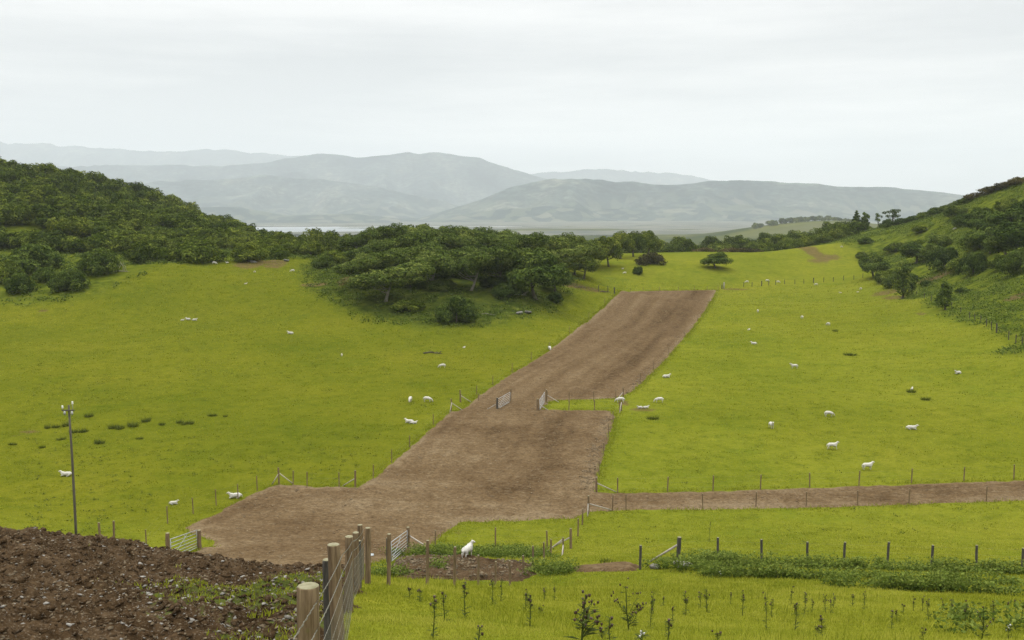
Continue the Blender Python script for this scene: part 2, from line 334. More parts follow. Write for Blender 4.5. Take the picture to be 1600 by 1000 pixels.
for px, Y, z in ((0, 250, -11), (0, 330, 2.5), (200, 330, -3), (350, 330, -11), (450, 330, -13), (600, 330, -13), (800, 330, -15), (0, 420, 16), (100, 420, 12.2), (200, 420, 6), (270, 420, -0.5), (330, 420, -7.5), (400, 420, -14),
                 (600, 420, -17), (1000, 430, -18), (1250, 450, -17), (-100, 420, 18), (-150, 300, 2), (1750, 330, 22), (1750, 220, 4), (1800, 140, -10)):
    W((px - 800) / F * Y, Y, -z)
for x, y, z in ((-260, 520, 8), (-150, 520, -8), (0, 520, -22), (150, 520, -14), (280, 520, 2), (-400, 700, -20), (0, 700, -36), (350, 700, -26), (-300, 300, 6), (-250, 150, 2), (-160, 110, -14), (-120, 90, -17), (130, 110, -14), (220, 150, 6)):
    W(x, y, -z)
P_ = np.array(ctrl); S_ = 100.0
def _phi(r2): return 0.5 * r2 * np.log(r2 + 1e-12)
XY = P_[:, :2] / S_; n_ = len(XY)
K = _phi(((XY[:, None] - XY[None]) ** 2).sum(-1)) + np.eye(n_) * 2e-4
A = np.zeros((n_ + 3, n_ + 3)); A[:n_, :n_] = K; A[:n_, n_] = 1; A[:n_, n_ + 1:] = XY; A[n_, :n_] = 1; A[n_ + 1:, :n_] = XY.T
sol = np.linalg.solve(A, np.concatenate([P_[:, 2], np.zeros(3)]))
LOW = EYE - 60.0
def h0(x, y):
    x = np.asarray(x, float); y = np.asarray(y, float); sh = x.shape; x = x.ravel(); y = y.ravel(); z = np.empty(len(x))
    for i in range(0, len(x), 20000):
        q = np.stack([x[i:i + 20000], y[i:i + 20000]], 1) / S_
        qc = np.clip(q, (-4.6, -0.3), (4.6, 7.0))
        z[i:i + 20000] = _phi(((qc[:, None] - XY[None]) ** 2).sum(-1)) @ sol[:n_] + sol[n_] + qc @ sol[n_ + 1:]
    far = np.maximum(sstep(480, 900, y), sstep(420, 900, np.abs(x)))
    low = LOW + 4 + 6 * fbm(x / 260, y / 260, 3) - 6 * sstep(2000, 3000, y) * (1 - sstep(-500, 500, x))
    low = low + 46 * np.exp(-((x - 680) / 210) ** 2 - ((y - 2150) / 450) ** 2) + 8 * np.exp(-((x - 170) / 120) ** 2 - ((y - 950) / 120) ** 2)
    z = z * (1 - far) + low * far
    rug = 0.16 + 0.3 * sstep(70, 120, x) + 0.25 * sstep(205, 240, y) * (x < 30)
    z = z + rug * fbm(x / 9, y / 9, 3) * sstep(60, 90, y)
    return z.reshape(sh)
def axis(lo, a, bb, hi, d, g=1.09):
    mid = list(np.arange(a, bb, d)); s = d; v = mid[-1]; up = []
    while v < hi: s *= g; v += s; up.append(min(v, hi))
    s = d; v = a; dn = []
    while v > lo: s *= g; v -= s; dn.append(max(v, lo))
    return np.array(dn[::-1] + mid + up)
gx = axis(-15000, -110, 130, 15000, 0.9); gy = axis(-400, 4, 300, 19600, 0.8)
DIRT = [(-1.2, 4.5), (-2.2, 11), (-3.0, 17.5), (-4.2, 26), (-6.0, 38), (-7.6, 44), (-8.2, 50), (-14.0, 49.5), (-19, 47), (-26, 43), (-45, 40), (-70, 30), (-60, 6), (-20, 3)]
GX, GY = np.meshgrid(gx, gy); GZ = h0(GX, GY)
def ground(x, y):
    x = np.asarray(x, float); y = np.asarray(y, float)
    i = np.clip(np.searchsorted(gx, x) - 1, 0, len(gx) - 2); j = np.clip(np.searchsorted(gy, y) - 1, 0, len(gy) - 2)
    fx = (x - gx[i]) / (gx[i + 1] - gx[i]); fy = (y - gy[j]) / (gy[j + 1] - gy[j])
    return (GZ[j, i] * (1 - fx) + GZ[j, i + 1] * fx) * (1 - fy) + (GZ[j + 1, i] * (1 - fx) + GZ[j + 1, i + 1] * fx) * fy
def gp(x, y): return (float(x), float(y), float(ground(x, y)))
_Ys = np.concatenate([np.arange(4, 60, 0.1), np.arange(60, 320, 0.3), np.arange(320, 900, 1.0)])
def hit(px, py, ymin=4.0):
    u, a, z = ray(px, py); Y = _Ys[_Ys >= ymin]; t = Y / a
    g = ground(u * t, Y) - (EYE + z * t)
    k = np.argmax(g > 0)
    if not (g > 0).any(): k = int(np.argmin(np.abs(g)))
    elif k > 0:
        f = g[k] / (g[k] - g[k - 1] + 1e-9); yy = Y[k] - f * (Y[k] - Y[k - 1]); return gp(u * yy / a, yy)
    return gp(u * t[k], Y[k])
def at(px, Y): return gp((px - 800) / F * Y / (CP + 0.08 * SP) , Y)
def poly_sd(x, y, P):
    """signed distance, positive inside"""
    P = np.asarray(P, float)[:, :2]; sh = x.shape; x = x.ravel(); y = y.ravel()
    d2 = np.full(len(x), 1e18); ins = np.zeros(len(x), bool)
    for i in range(len(P)):
        ax, ay = P[i]; bx, by = P[(i + 1) % len(P)]; ex, ey = bx - ax, by - ay
        t = np.clip(((x - ax) * ex + (y - ay) * ey) / (ex * ex + ey * ey + 1e-12), 0, 1)
        d2 = np.minimum(d2, (x - ax - t * ex) ** 2 + (y - ay - t * ey) ** 2)
        c = ((ay > y) != (by > y)); xx = ax + (y - ay) * ex / (ey if abs(ey) > 1e-9 else 1e-9); ins ^= c & (x < xx)
    return (np.where(ins, 1, -1) * np.sqrt(d2)).reshape(sh)

GZ = GZ - 0.30 * sstep(0.0, 2.5, poly_sd(GX, GY, DIRT))
track_px = [(300, 866), (318, 856), (338, 857), (330, 845), (310, 838), (285, 825), (330, 806), (400, 769), (437, 757), (500, 761), (558, 761), (590, 742), (640, 700), (690, 656), (703, 643),
            (716, 643), (733, 634), (738, 627), (747, 619), (770, 603), (800, 584), (850, 553), (900, 515), (950, 475), (966, 459), (985, 455),
            (1120, 453), (1106, 480), (1076, 520), (1042, 560), (1012, 590), (985, 614), (960, 623), (870, 626), (858, 627), (846, 640), (955, 642), (961, 652), (950, 690), (940, 720), (930, 768), (960, 771),
            (1100, 768), (1300, 761), (1600, 751), (1680, 748), (1680, 780), (1600, 782), (1300, 793), (960, 798), (918, 801), (900, 809), (830, 813), (720, 816), (692, 835), (668, 852), (640, 866), (612, 872)]
def dense(L, step=14):
    out = []
    for a_, c_ in zip(L[:-1], L[1:]):
        n = max(1, int(math.hypot(c_[0] - a_[0], c_[1] - a_[1]) / step)); out += [(a_[0] + (c_[0] - a_[0]) * t / n, a_[1] + (c_[1] - a_[1]) * t / n) for t in range(n)]
    return out + [L[-1]]
TRACK = [hit(*q, 50)[:2] for q in dense(track_px)] + [(-9.5, 49.5), (-13, 47.0), (-16.5, 46.5), (-19.0, 50.0)]
bank_px = [(600, 899), (618, 876), (650, 871), (720, 874), (775, 879), (832, 881), (842, 897), (815, 908), (760, 908), (690, 906), (640, 905)]
BANK = [hit(*q, 30)[:2] for q in bank_px]
path_px = [(884, 889), (930, 884), (985, 882), (1003, 886), (1000, 893), (960, 893), (905, 893)]
PATH = [hit(*q, 40)[:2] for q in path_px]

# ---- ground sheet with its masks
j_, i_ = np.meshgrid(np.arange(len(gy) - 1), np.arange(len(gx) - 1), indexing='ij'); nx = len(gx)
quads = np.stack([j_ * nx + i_, j_ * nx + i_ + 1, (j_ + 1) * nx + i_ + 1, (j_ + 1) * nx + i_], -1).reshape(-1, 4)
def lineside(x, y, P):
    """x minus the polyline's x at that y"""
    P = sorted(P, key=lambda q: q[1]); return x - np.interp(y, [q[1] for q in P], [q[0] for q in P])
foot = [hit(*q)[:2] for q in ((1600, 560), (1560, 535), (1500, 505), (1440, 478), (1405, 465), (1370, 440), (1345, 420), (1330, 398))]
foot = foot + [(foot[-1][0] + 6, 420), (75, 60), (60, 0)]
fs = lineside(GX, GY, foot)
wob = 6 * fbm(GX / 14, GY / 14, 4)
leftside = 1 - sstep(-8, 8, lineside(GX, GY, [hit(*q)[:2] for q in ((300, 830), (600, 745), (700, 650), (800, 585), (900, 515), (960, 460))] + [(20, 300), (20, 20)]))
rough = sstep(-3, 6, fs + wob) * sstep(50, 70, GY)
mound = [hit(*q)[:2] for q in ((480, 420), (490, 455), (540, 478), (580, 500), (660, 512), (760, 506), (840, 492), (880, 470), (890, 440))] + [(20, 330), (-20, 420), (-70, 420), (-60, 300)]
rough = np.maximum(rough, 0.92 * sstep(-5, 5, poly_sd(GX, GY, mound) + wob))
wood = [hit(*q)[:2] for q in ((-60, 478), (40, 478), (130, 462), (210, 432), (260, 412), (420, 406), (480, 405))] + [(-50, 300), (-60, 460), (-260, 470), (-300, 220)]
rough = np.maximum(rough, 0.9 * sstep(-6, 5, poly_sd(GX, GY, wood) + wob))
rough = np.maximum(rough, sstep(352, 366, GY + wob + 0.0 * GX))
sward = np.clip(leftside * 0.95 + 0.35 * sstep(0.0, 0.5, fbm(GX / 30, GY / 30, 3)), 0, 1) * sstep(60, 75, GY) + 0.15
soil = np.zeros_like(GX)
for px, py, rx, ry in ((67, 485, 14, 3), (45, 675, 26, 3.5), (20, 682, 14, 2), (390, 412, 34, 7), (430, 411, 24, 6), (540, 438, 13, 9), (490, 445, 26, 4), (905, 448, 30, 6), (1292, 401, 34, 7), (1275, 408, 20, 5), (1262, 388, 18, 4),
                       (1385, 457, 24, 5), (1397, 465, 14, 6), (1478, 427, 20, 6), (1450, 438, 16, 7), (1595, 462, 18, 7), (1440, 490, 10, 3), (722, 833, 16, 5), (873, 819, 10, 2), (1005, 640, 30, 4), (975, 630, 14, 6), (300, 852, 20, 3), (1150, 452, 30, 2), (1535, 300, 40, 8)):
    c0 = np.array(hit(px, py)); c1 = np.array(hit(px + rx, py)); c2 = np.array(hit(px, py - ry))
    ra = max(np.linalg.norm(c1 - c0), 0.3); rb = min(max(np.linalg.norm(c2 - c0), 0.5), 30)
    d = np.sqrt(((GX - c0[0]) / ra) ** 2 + ((GY - c0[1]) / rb) ** 2); soil = np.maximum(soil, 0.85 * (1 - sstep(0.45, 1.15, d)))
soil = np.maximum(soil, sstep(0.0, 0.6, np.maximum(poly_sd(GX, GY, DIRT), poly_sd(GX, GY, TRACK))) * (GY < 300))
farland = np.maximum(sstep(430, 560, GY), sstep(350, 600, np.abs(GX)))
kn = np.exp(-(((GX - 620) / 210) ** 4) - ((GY - 1980) / 160) ** 4)
farland = farland * (1 - kn); rough = rough * (1 - kn)
growth_shade = sstep(-2, 5, poly_sd(GX, GY, mound) + 0.7 * wob) * (GY < 300)  # mound mask for the dark growth and the shade painted in under the grove
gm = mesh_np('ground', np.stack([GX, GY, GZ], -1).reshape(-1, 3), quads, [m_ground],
             {'sward': sward.ravel(), 'rough': rough.ravel(), 'soil': soil.ravel(), 'farland': farland.ravel(), 'growth_shade': growth_shade.ravel(), 'stubble': kn.ravel()}, True)
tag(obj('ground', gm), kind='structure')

def grid_faces(nr, nc, keep):
    r, c = np.meshgrid(np.arange(nr - 1), np.arange(nc - 1), indexing='ij')
    q = np.stack([r * nc + c, r * nc + c + 1, (r + 1) * nc + c + 1, (r + 1) * nc + c], -1).reshape(-1, 4)
    k = keep.ravel(); q = q[k[q].all(1)]
    used = np.unique(q); mp_ = np.full(nr * nc, -1); mp_[used] = np.arange(len(used)); return mp_[q], used
def sheet(name, X, Y, P, mat, amp, wl, edge, tintf, lift=0.05, extra=None):
    s = poly_sd(X, Y, P) + edge * fbm(X / 1.1, Y / 1.1, 3)
    lump = fbm(X / wl, Y / wl, 4, 0.6) + (0.7 * fbm(X / 3.1 + 9, Y / 3.1, 2) if amp > 0.28 else 0)
    Z = ground(X, Y) + np.where(s > 0, lift * sstep(0, 0.5, s) + amp * lump * sstep(0.0, 0.8, s), 0.4 * s)
    f, used = grid_faces(X.shape[0], X.shape[1], s > -0.45)
    tn = {'tint': tintf(X, Y, s).ravel()[used]}
    if extra: tn.update({k: fn(X, Y, s).ravel()[used] for k, fn in extra.items()})
    me = mesh_np(name, np.stack([X, Y, Z], -1).reshape(-1, 3)[used], f, [mat], tn, True)
    return tag(obj(name, me), kind='structure')
# cultivated strip
Yr = 44 * np.exp(np.arange(0, math.log(290 / 44), 0.0034)); ur = np.linspace(-0.42, 0.60, 520)
TX = ur[None] * Yr[:, None]; TY = np.repeat(Yr[:, None], len(ur), 1)
redge = [hit(*q)[:2] for q in dense([(918, 800), (950, 690), (961, 652), (985, 614), (1042, 560), (1076, 520), (1120, 453)], 10)]
def ttint(X, Y, s):
    lr = -lineside(X, Y, redge)
    dark = np.exp(-((lr - 5.5 - 1.5 * fbm(X / 9, Y / 30, 2)) / 2.6) ** 2) * sstep(78, 84, Y) + 0.5 * np.exp(-((lr - 12) / 1.2) ** 2) * sstep(108, 120, Y)
    ruts = 0.25 * fbm(lr / 1.1, Y / 25, 3) * sstep(76, 90, Y) + 0.22 * fbm(X / 12, Y / 0.9, 3) * (1 - sstep(76, 90, Y))
    pale = (1 - sstep(0.2, 1.3, s)) * 0.30
    al = sstep(100, 125, Y)
    return 0.55 + 0.42 * fbm(X / 5, Y / 5, 4) * (1 - al) + 0.30 * fbm(lr / 2.2, Y / 34, 4) * al + 0.18 * fbm(X / 2, Y / 4, 3) + ruts - 0.30 * dark + pale
sheet('cultivated_track', TX, TY, TRACK, m_track, 0.11, 0.8, 0.35, ttint, 0.12)
# turned earth bank in front
Yr = 4.5 * np.exp(np.arange(0, math.log(52 / 4.5), 0.0042)); ur = np.linspace(-1.0, -0.07, 620)
dX = ur[None] * Yr[:, None]; dY = np.repeat(Yr[:, None], len(ur), 1)
MOSS_C = [(-5.8, 17.6, 2.1, 2.4), (-4.2, 15.5, 1.6, 2.2), (-4.2, 20.0, 1.0, 2.6), (-3.0, 11.5, 1.0, 3.0), (-12.5, 34, 1, 1.0)]
def moss(X, Y, s): return sum(0.52 * np.exp(-((X - a) / c) ** 2 - ((Y - bb) / d) ** 2) for a, bb, c, d in MOSS_C)
sheet('turned_earth_bank', dX, dY, DIRT, m_dirt, 0.30, 0.75, 0.5, lambda X, Y, s: 0.5 + 0 * X, 0.24, {'moss': moss})
def smallsheet(name, P, mat, amp, d=0.15):
    P = np.array(P); x0, y0 = P.min(0) - 1; x1, y1 = P.max(0) + 1
    X, Y = np.meshgrid(np.arange(x0, x1, d), np.arange(y0, y1, d))
    sheet(name, X, Y, P, mat, amp, 0.8, 0.5, lambda X, Y, s: 0.5 + 0.4 * fbm(X / 2, Y / 2, 3), 0.2, {'moss': lambda X, Y, s: 0.25 + 0 * X})
smallsheet('soil_path', BANK, m_bank, 0.25)
smallsheet('gravel_path', PATH, m_track, 0.05)

# ------------------------------------------------------------------ estuary and mountains
m_water = M('estuary_water'); b = NB(m_water); v = b.obco()
b.out(b.ramp(b.noise(b.scale(v, (0.0012, 0.004, 1)), 1.0, 5), [(0.4, (0.10, 0.125, 0.13)), (0.6, (0.18, 0.20, 0.21))]), 0.3, None, spec=0.35)
X0, X1, Y0, Y1 = -14500, 14500, 2700, 6900
me = mesh_np('estuary', [(X0, Y0, LOW + 1.5), (X1, Y0, LOW + 1.5), (X1, Y1, LOW + 1.5), (X0, Y1, LOW + 1.5)], np.array([(0, 1, 2, 3)]), [m_water])
tag(obj('estuary', me), kind='structure')
m_sand = plain('sand', (0.035, 0.050, 0.038), (0.13, 0.125, 0.088), 0.006, 0.95)
X, Y = np.meshgrid(np.linspace(-4200, 4200, 260), np.geomspace(2750, 6800, 120))
bz = fbm(X / 1300 + 3.1, Y / 420, 4) + 0.13 + 0.55 * sstep(-300, 900, X) + 0.25 * sstep(4600, 6000, Y)
Z = LOW + 1.5 + 12 * (bz - 0.02); f, used = grid_faces(*X.shape, Z > LOW + 0.8)
tag(obj('sandbanks', mesh_np('sandbanks', np.stack([X, Y, Z], -1).reshape(-1, 3)[used], f, [m_sand], None, True)), kind='structure')

m_mount = M('mountain_heath'); b = NB(m_mount); v = b.obco()
n1 = b.noise(v, 0.0022, 7, 0.62); n2 = b.noise(b.scale(v, (1, 1, 2.5)), 0.016, 7, 0.7)
c = b.ramp(n1, [(0.36, (0.010, 0.022, 0.025)), (0.47, (0.026, 0.042, 0.042)), (0.58, (0.050, 0.066, 0.058)), (0.68, (0.10, 0.108, 0.085))])
c = b.mix(0.9, c, b.ramp(n2, [(0.36, (0.22, 0.30, 0.34)), (0.5, (1, 1, 1)), (0.62, (2.3, 2.2, 1.9))]), 'MULTIPLY')
vo = b.n('ShaderNodeTexVoronoi', {'Vector': b.scale(v, (0.0140, 0.0085, 0.0)), 'Scale': 1.0}); sh_ = b.n('ShaderNodeSeparateColor', {0: vo.outputs['Color']}).outputs[0]
fields = b.ramp(sh_, [(0.0, (0.014, 0.030, 0.028)), (0.55, (0.030, 0.050, 0.042)), (0.62, (0.075, 0.095, 0.060)), (0.85, (0.092, 0.106, 0.072)), (1.0, (0.14, 0.138, 0.100))])
zz = b.n('ShaderNodeSeparateXYZ', {0: v}).outputs[2]
lowz = b.n('ShaderNodeMapRange', {'Value': b.math('ADD', zz, b.math('MULTIPLY', b.math('SUBTRACT', n1, 0.5), 420.0)), 'From Min': 60.0, 'From Max': 190.0, 'To Min': 0.7, 'To Max': 0.0}).outputs[0]
c = b.mix(lowz, c, fields)
b.out(c, 1.0, None, spec=0.05)
ridges = [  # distance, half width in front, silhouette in survey bearings
    (17500, 3600, [(-400, 232), (0, 224), (100, 227), (180, 233), (250, 238), (330, 234), (420, 240), (500, 248), (640, 262), (760, 272), (860, 270), (950, 265), (1050, 270), (1120, 281), (1250, 300), (1900, 320)]),
    (12000, 2600, [(-500, 265), (0, 255), (120, 262), (200, 258), (280, 257), (350, 262), (420, 252), (500, 240), (560, 248), (610, 241), (690, 240), (750, 249), (800, 266), (860, 281), (950, 300), (1100, 318), (1900, 330)]),
    (9400, 1900, [(-400, 285), (0, 286), (150, 292), (300, 283), (420, 276), (520, 282), (600, 296), (680, 312), (760, 332), (900, 342), (1900, 345)]),
    (7600, 1600, [(-400, 345), (500, 345), (660, 340), (740, 315), (800, 292), (850, 281), (930, 277), (1000, 286), (1060, 289), (1130, 280), (1180, 279), (1250, 284), (1330, 289), (1400, 293), (1480, 301), (1550, 311), (1650, 322), (1900, 338)]),
    (6900, 900, [(-400, 330), (0, 322), (150, 318), (300, 325), (380, 322), (450, 336), (560, 334), (640, 343), (800, 340), (960, 326), (1100, 318), (1190, 319), (1290, 330), (1400, 340), (1900, 346)])]
X, Y = np.meshgrid(np.linspace(-14500, 14500, 860), np.geomspace(5700, 19500, 320))
Z = np.full(X.shape, LOW - 15.0)
for k, (D, wf, sil) in enumerate(ridges):
    px = np.array([q[0] for q in sil]); zz = np.array([(335 - q[1]) / F * D + 60 for q in sil]); xx = (px - 800) / F * D
    crest = np.interp(X, xx, zz); crest = crest * (1 + 0.0)
    s = (Y - D - 260 * fbm(X / 1500 + k * 7, Y * 0 + k, 2)) / np.where(Y < D, wf, wf * 0.8)
    prof = np.clip(1 - np.abs(s), 0, 1); prof = prof ** 1.15
    spur = 1 - 0.75 * np.abs(fbm(X / 900 + 5 * k, Y / 2600 + k, 4)) * np.clip(np.abs(s) * 2.5, 0, 1) * 2
    Z = np.maximum(Z, LOW - 15 + (crest + 15) * prof * spur + crest * (0.035 if k < 2 else 0.075) * fbm(X / 300, Y / 300, 5) * prof)
tag(obj('mountains', mesh_np('mountains', np.stack([X, Y, Z], -1).reshape(-1, 3), grid_faces(*X.shape, Z > -1e9)[0], [m_mount], None, True)), kind='structure')

# ------------------------------------------------------------------ haze (the damp air over the estuary)
m_haze = M('damp_air'); b = NB(m_haze)
pv = b.n('ShaderNodeVolumePrincipled', {'Color': (0.80, 0.855, 0.895, 1), 'Density': HAZE, 'Anisotropy': 0.0})
b.n('ShaderNodeOutputMaterial', {'Volume': pv.outputs[0]})
HB = MB(); zlo = min(GZ.min(), Z.min()) - 1.0; zhi = Z.max() + 25.0
HB.box((0, 9500, (zlo + zhi) / 2), (30400, 20600, zhi - zlo))
ho = HB.build('haze', [m_haze]); tag(ho, kind='stuff')

# ------------------------------------------------------------------ foliage builders
def rot_to(nrm):
    n = nrm / (np.linalg.norm(nrm, axis=1, keepdims=True) + 1e-9)
    r = rng.standard_normal(n.shape); a = np.cross(n, r); a /= np.linalg.norm(a, axis=1, keepdims=True) + 1e-9
    return a, np.cross(n, a), n
def leaves(P, nrm, size, asp=0.6):
    """rhombic leaf sprays"""
    a, bb, n = rot_to(nrm); s = np.broadcast_to(size, (len(P),))[:, None]
    V = np.stack([P - a * s, P - bb * s * asp + n * s * 0.12, P + a * s, P + bb * s * asp + n * s * 0.12], 1).reshape(-1, 3)
    return V, np.arange(len(P) * 4).reshape(-1, 4)
def crown_mesh(name, lobes, nleaf, size, mat, gap=0.35, flat=0.0):
    L = np.array(lobes, float); ar = (L[:, 3] * L[:, 4] + L[:, 3] * L[:, 5] + L[:, 4] * L[:, 5]); pk = rng.choice(len(L), nleaf, p=ar / ar.sum())
    d = rng.standard_normal((nleaf, 3)); d[:, 2] += 0.25; d /= np.linalg.norm(d, axis=1, keepdims=True)
    r = rng.random(nleaf) ** 0.33 * 0.36 + 0.66
    # lumpy sprays: push out and thin by a coarse lattice of the direction
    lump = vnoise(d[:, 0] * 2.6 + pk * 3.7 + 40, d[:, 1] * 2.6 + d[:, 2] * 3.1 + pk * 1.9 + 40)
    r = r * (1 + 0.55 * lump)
    P = L[pk, :3] + d * r[:, None] * L[pk, 3:6]
    keep = (lump > -gap) | (rng.random(nleaf) < 0.35)
    # sprays deep inside another lobe are unseen
    dd = np.stack([(((P - L[k, :3]) / L[k, 3:6]) ** 2).sum(1) for k in range(len(L))], 1).min(1); keep &= (dd > 0.22)
    P, d, pk, lump = P[keep], d[keep], pk[keep], lump[keep]
    nrm = d * 1.0 + rng.standard_normal(P.shape) * 0.33 + np.array([0, 0, 0.28])
    V, Q = leaves(P, nrm, size * (0.65 + 0.7 * rng.random(len(P))))
    lt = rng.random(len(L))[pk]
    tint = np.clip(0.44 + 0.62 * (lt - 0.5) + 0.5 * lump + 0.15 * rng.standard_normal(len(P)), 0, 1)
    return mesh_np(name, V, Q, [mat], {'tint': np.repeat(tint, 4)})
def trunk_mesh(name, H, r0, lean, lobes, nb=5, mat=None, sides=7):
    mb = MB(); top = np.array([lean[0], lean[1], H * 0.72]); k = np.linspace(0, 1, 7)[:, None]
    bend = np.sin(k * 3.0) * np.array([[0.25 * rng.standard_normal(), 0.25 * rng.standard_normal(), 0]])
    P = np.array([[0, 0, -0.4]]) * (1 - k) + top * k + bend; P[:, 2] = np.linspace(-0.4, H * 0.72, 7)
    mb.tube(P, r0 * np.array([1.5, 1.05, 0.9, 0.75, 0.6, 0.42, 0.2]), sides)
    for i in range(min(nb, len(lobes))):
        c = np.array(lobes[i][:3]); s = P[2 + i % 3]; m = (s + c) / 2 + np.array([0, 0, -0.06 * H]) + rng.standard_normal(3) * 0.15
        mb.tube([s, m, c], [r0 * 0.5, r0 * 0.3, r0 * 0.08], 5)
    return mb.mesh(name, [mat or m_bark], True)
def tree_kind(style, H, Wd, nleaf, size, mat, seed, gap=0.35):
    global rng
    rng = np.random.default_rng(seed); lobes = []
    if style == 'wind':          # flat-topped crown swept up towards +x
        n = 15
        for i in range(n):
            t = (i + 0.5) / n; x = (t - 0.38) * Wd; y = rng.uniform(-0.32, 0.32) * Wd * (0.6 + 0.4 * math.sin(math.pi * t))
            z = H * (0.50 + 0.36 * t ** 0.8) + rng.uniform(-0.07, 0.05) * H
            r = Wd * rng.uniform(0.12, 0.19); lobes.append((x, y, z, r * 1.25, r * 1.15, r * 0.62))
        for i in range(7): t = rng.uniform(0.15, 0.95); lobes.append(((t - 0.38) * Wd, rng.uniform(-0.35, 0.35) * Wd, H * (0.36 + 0.30 * t), Wd * 0.12, Wd * 0.12, Wd * 0.07))
        lean = (Wd * 0.16, 0)
    elif style == 'round':       # broad dome
        for i in range(16):
            a = rng.uniform(0, 6.28); q = math.sqrt(rng.random()); x, y = math.cos(a) * q * Wd * 0.34, math.sin(a) * q * Wd * 0.34
            z = H * (0.36 + 0.42 * (1 - q * q) * rng.uniform(0.35, 1)); r = Wd * rng.uniform(0.13, 0.21); lobes.append((x, y, z, r * 1.1, r * 1.1, r * 0.85))
        lean = (0, 0)
    elif style == 'bush':        # dome down to the ground
        for i in range(15):
            a = rng.uniform(0, 6.28); q = math.sqrt(rng.random()); x, y = math.cos(a) * q * Wd * 0.36, math.sin(a) * q * Wd * 0.36
            z = H * (0.18 + 0.52 * (1 - q * q) * rng.uniform(0.3, 1)); r = Wd * rng.uniform(0.13, 0.2); lobes.append((x, y, z, r * 1.1, r * 1.1, min(r * 0.95, H * 0.30)))
        lean = (0, 0)
    elif style == 'upright':     # narrow ragged tree
        for i in range(12):
            t = (i + 0.5) / 12; r = Wd * (0.30 - 0.16 * t) * rng.uniform(0.8, 1.2); lobes.append((rng.uniform(-0.16, 0.16) * Wd, rng.uniform(-0.16, 0.16) * Wd, H * (0.25 + 0.66 * t), r, r, r * 0.9))
        lean = (0.1, 0)
    elif style == 'conifer':
        for i in range(22):
            t = i / 22; a = i * 2.4; q = Wd * 0.30 * (1 - t) * rng.uniform(0.6, 1.1); r = Wd * (0.20 * (1 - t) + 0.05); lobes.append((math.cos(a) * q, math.sin(a) * q, H * (0.16 + 0.80 * t), r, r, r * 0.6))
        lean = (0, 0)
    elif style == 'sparse':
        for i in range(13):
            a = rng.uniform(0, 6.28); q = math.sqrt(rng.random()) * Wd * 0.40; lobes.append((math.cos(a) * q, math.sin(a) * q, H * rng.uniform(0.42, 0.92), Wd * 0.10, Wd * 0.10, Wd * 0.07))
        lean = (0.2, 0)
    sub = []
    for (x, y, z, a, b_, c_) in lobes:
        for _ in range(3 if style not in ('sparse', 'conifer') else 0):
            q = rng.standard_normal(3); q[2] = abs(q[2]) * 0.9 - 0.15; q /= np.linalg.norm(q); k = rng.uniform(0.40, 0.62)
            sub.append((x + q[0] * a * 0.85, y + q[1] * b_ * 0.85, z + q[2] * c_ * 0.85, a * k, b_ * k, c_ * k * 1.1))
    main = list(lobes); lobes = lobes + sub
    r0 = max(0.07, 0.022 * H + 0.008 * Wd)
    cm = crown_mesh('crown', lobes, nleaf, size, mat, gap)
    tm = trunk_mesh('trunk', H * (0.62 if style == 'bush' else 1.0), r0, lean, main, 9 if style == 'sparse' else (4 if style == 'bush' else 6), m_bark_pale if style == 'wind' else m_bark)
    return dict(crown=cm, trunk=tm, H=H, W=Wd)
KT = {
    'wind': [tree_kind('wind', 9, 13, 19000, 0.22, m_leaf_grey, 11 + k, 0.22) for k in range(3)],
    'round': [tree_kind('round', 11, 11, 13000, 0.25, m_leaf, 31 + k, 0.28) for k in range(4)],
    'far': [tree_kind('bush', 11, 13, 11000, 0.29, m_leaf, 51 + k, 0.3) for k in range(4)],
    'thorn': [tree_kind('round', 7, 7, 12000, 0.165, m_leaf_dark, 61 + k, 0.22) for k in range(2)],
    'bush': [tree_kind('bush', 5, 8, 13000, 0.165, m_leaf_dark, 71 + k, 0.3) for k in range(3)],
    'shrub': [tree_kind('bush', 5, 8, 9000, 0.185, m_leaf, 81 + k, 0.3) for k in range(3)],
    'heath': [tree_kind('bush', 4, 9, 3500, 0.26, m_leaf_brown, 91 + k, 0.35) for k in range(2)],
    'upright': [tree_kind('upright', 8, 5, 4500, 0.22, m_leaf_dark, 101 + k, 0.2) for k in range(2)],
    'conifer': [tree_kind('conifer', 9, 5, 4500, 0.24, m_leaf_dark, 111, 0.3)],
    'sparse': [tree_kind('sparse', 8, 8, 1700, 0.20, m_leaf_dark, 121, 0.1)]}
rng = np.random.default_rng(5)
NAME = {'wind': 'hawthorn_tree', 'round': 'oak_tree', 'far': 'oak_tree', 'thorn': 'thorn_tree', 'bush': 'thorn_bush', 'shrub': 'shrub', 'heath': 'heather_bush', 'upright': 'thorn_tree', 'conifer': 'conifer_tree', 'sparse': 'thin_leaved_tree'}
CAT = {'bush': 'bush', 'shrub': 'bush', 'heath': 'bush'}
def plant(kind, p, H, Wd, label, group=None, rz=None, sink=0.1):
    k = random.choice(KT[kind]); o = empty(NAME[kind], (p[0], p[1], p[2] - sink))
    if rz is None: rz = random.uniform(-0.5, 0.5) if kind == 'wind' else random.uniform(0, 6.28)
    o.rotation_euler = (0, 0, rz); o.scale = (Wd / k['W'], Wd / k['W'], H / k['H'])
    obj('crown', k['crown'], o); obj('trunk', k['trunk'], o)
    tag(o, label, CAT.get(kind, 'tree'), group)
    return o
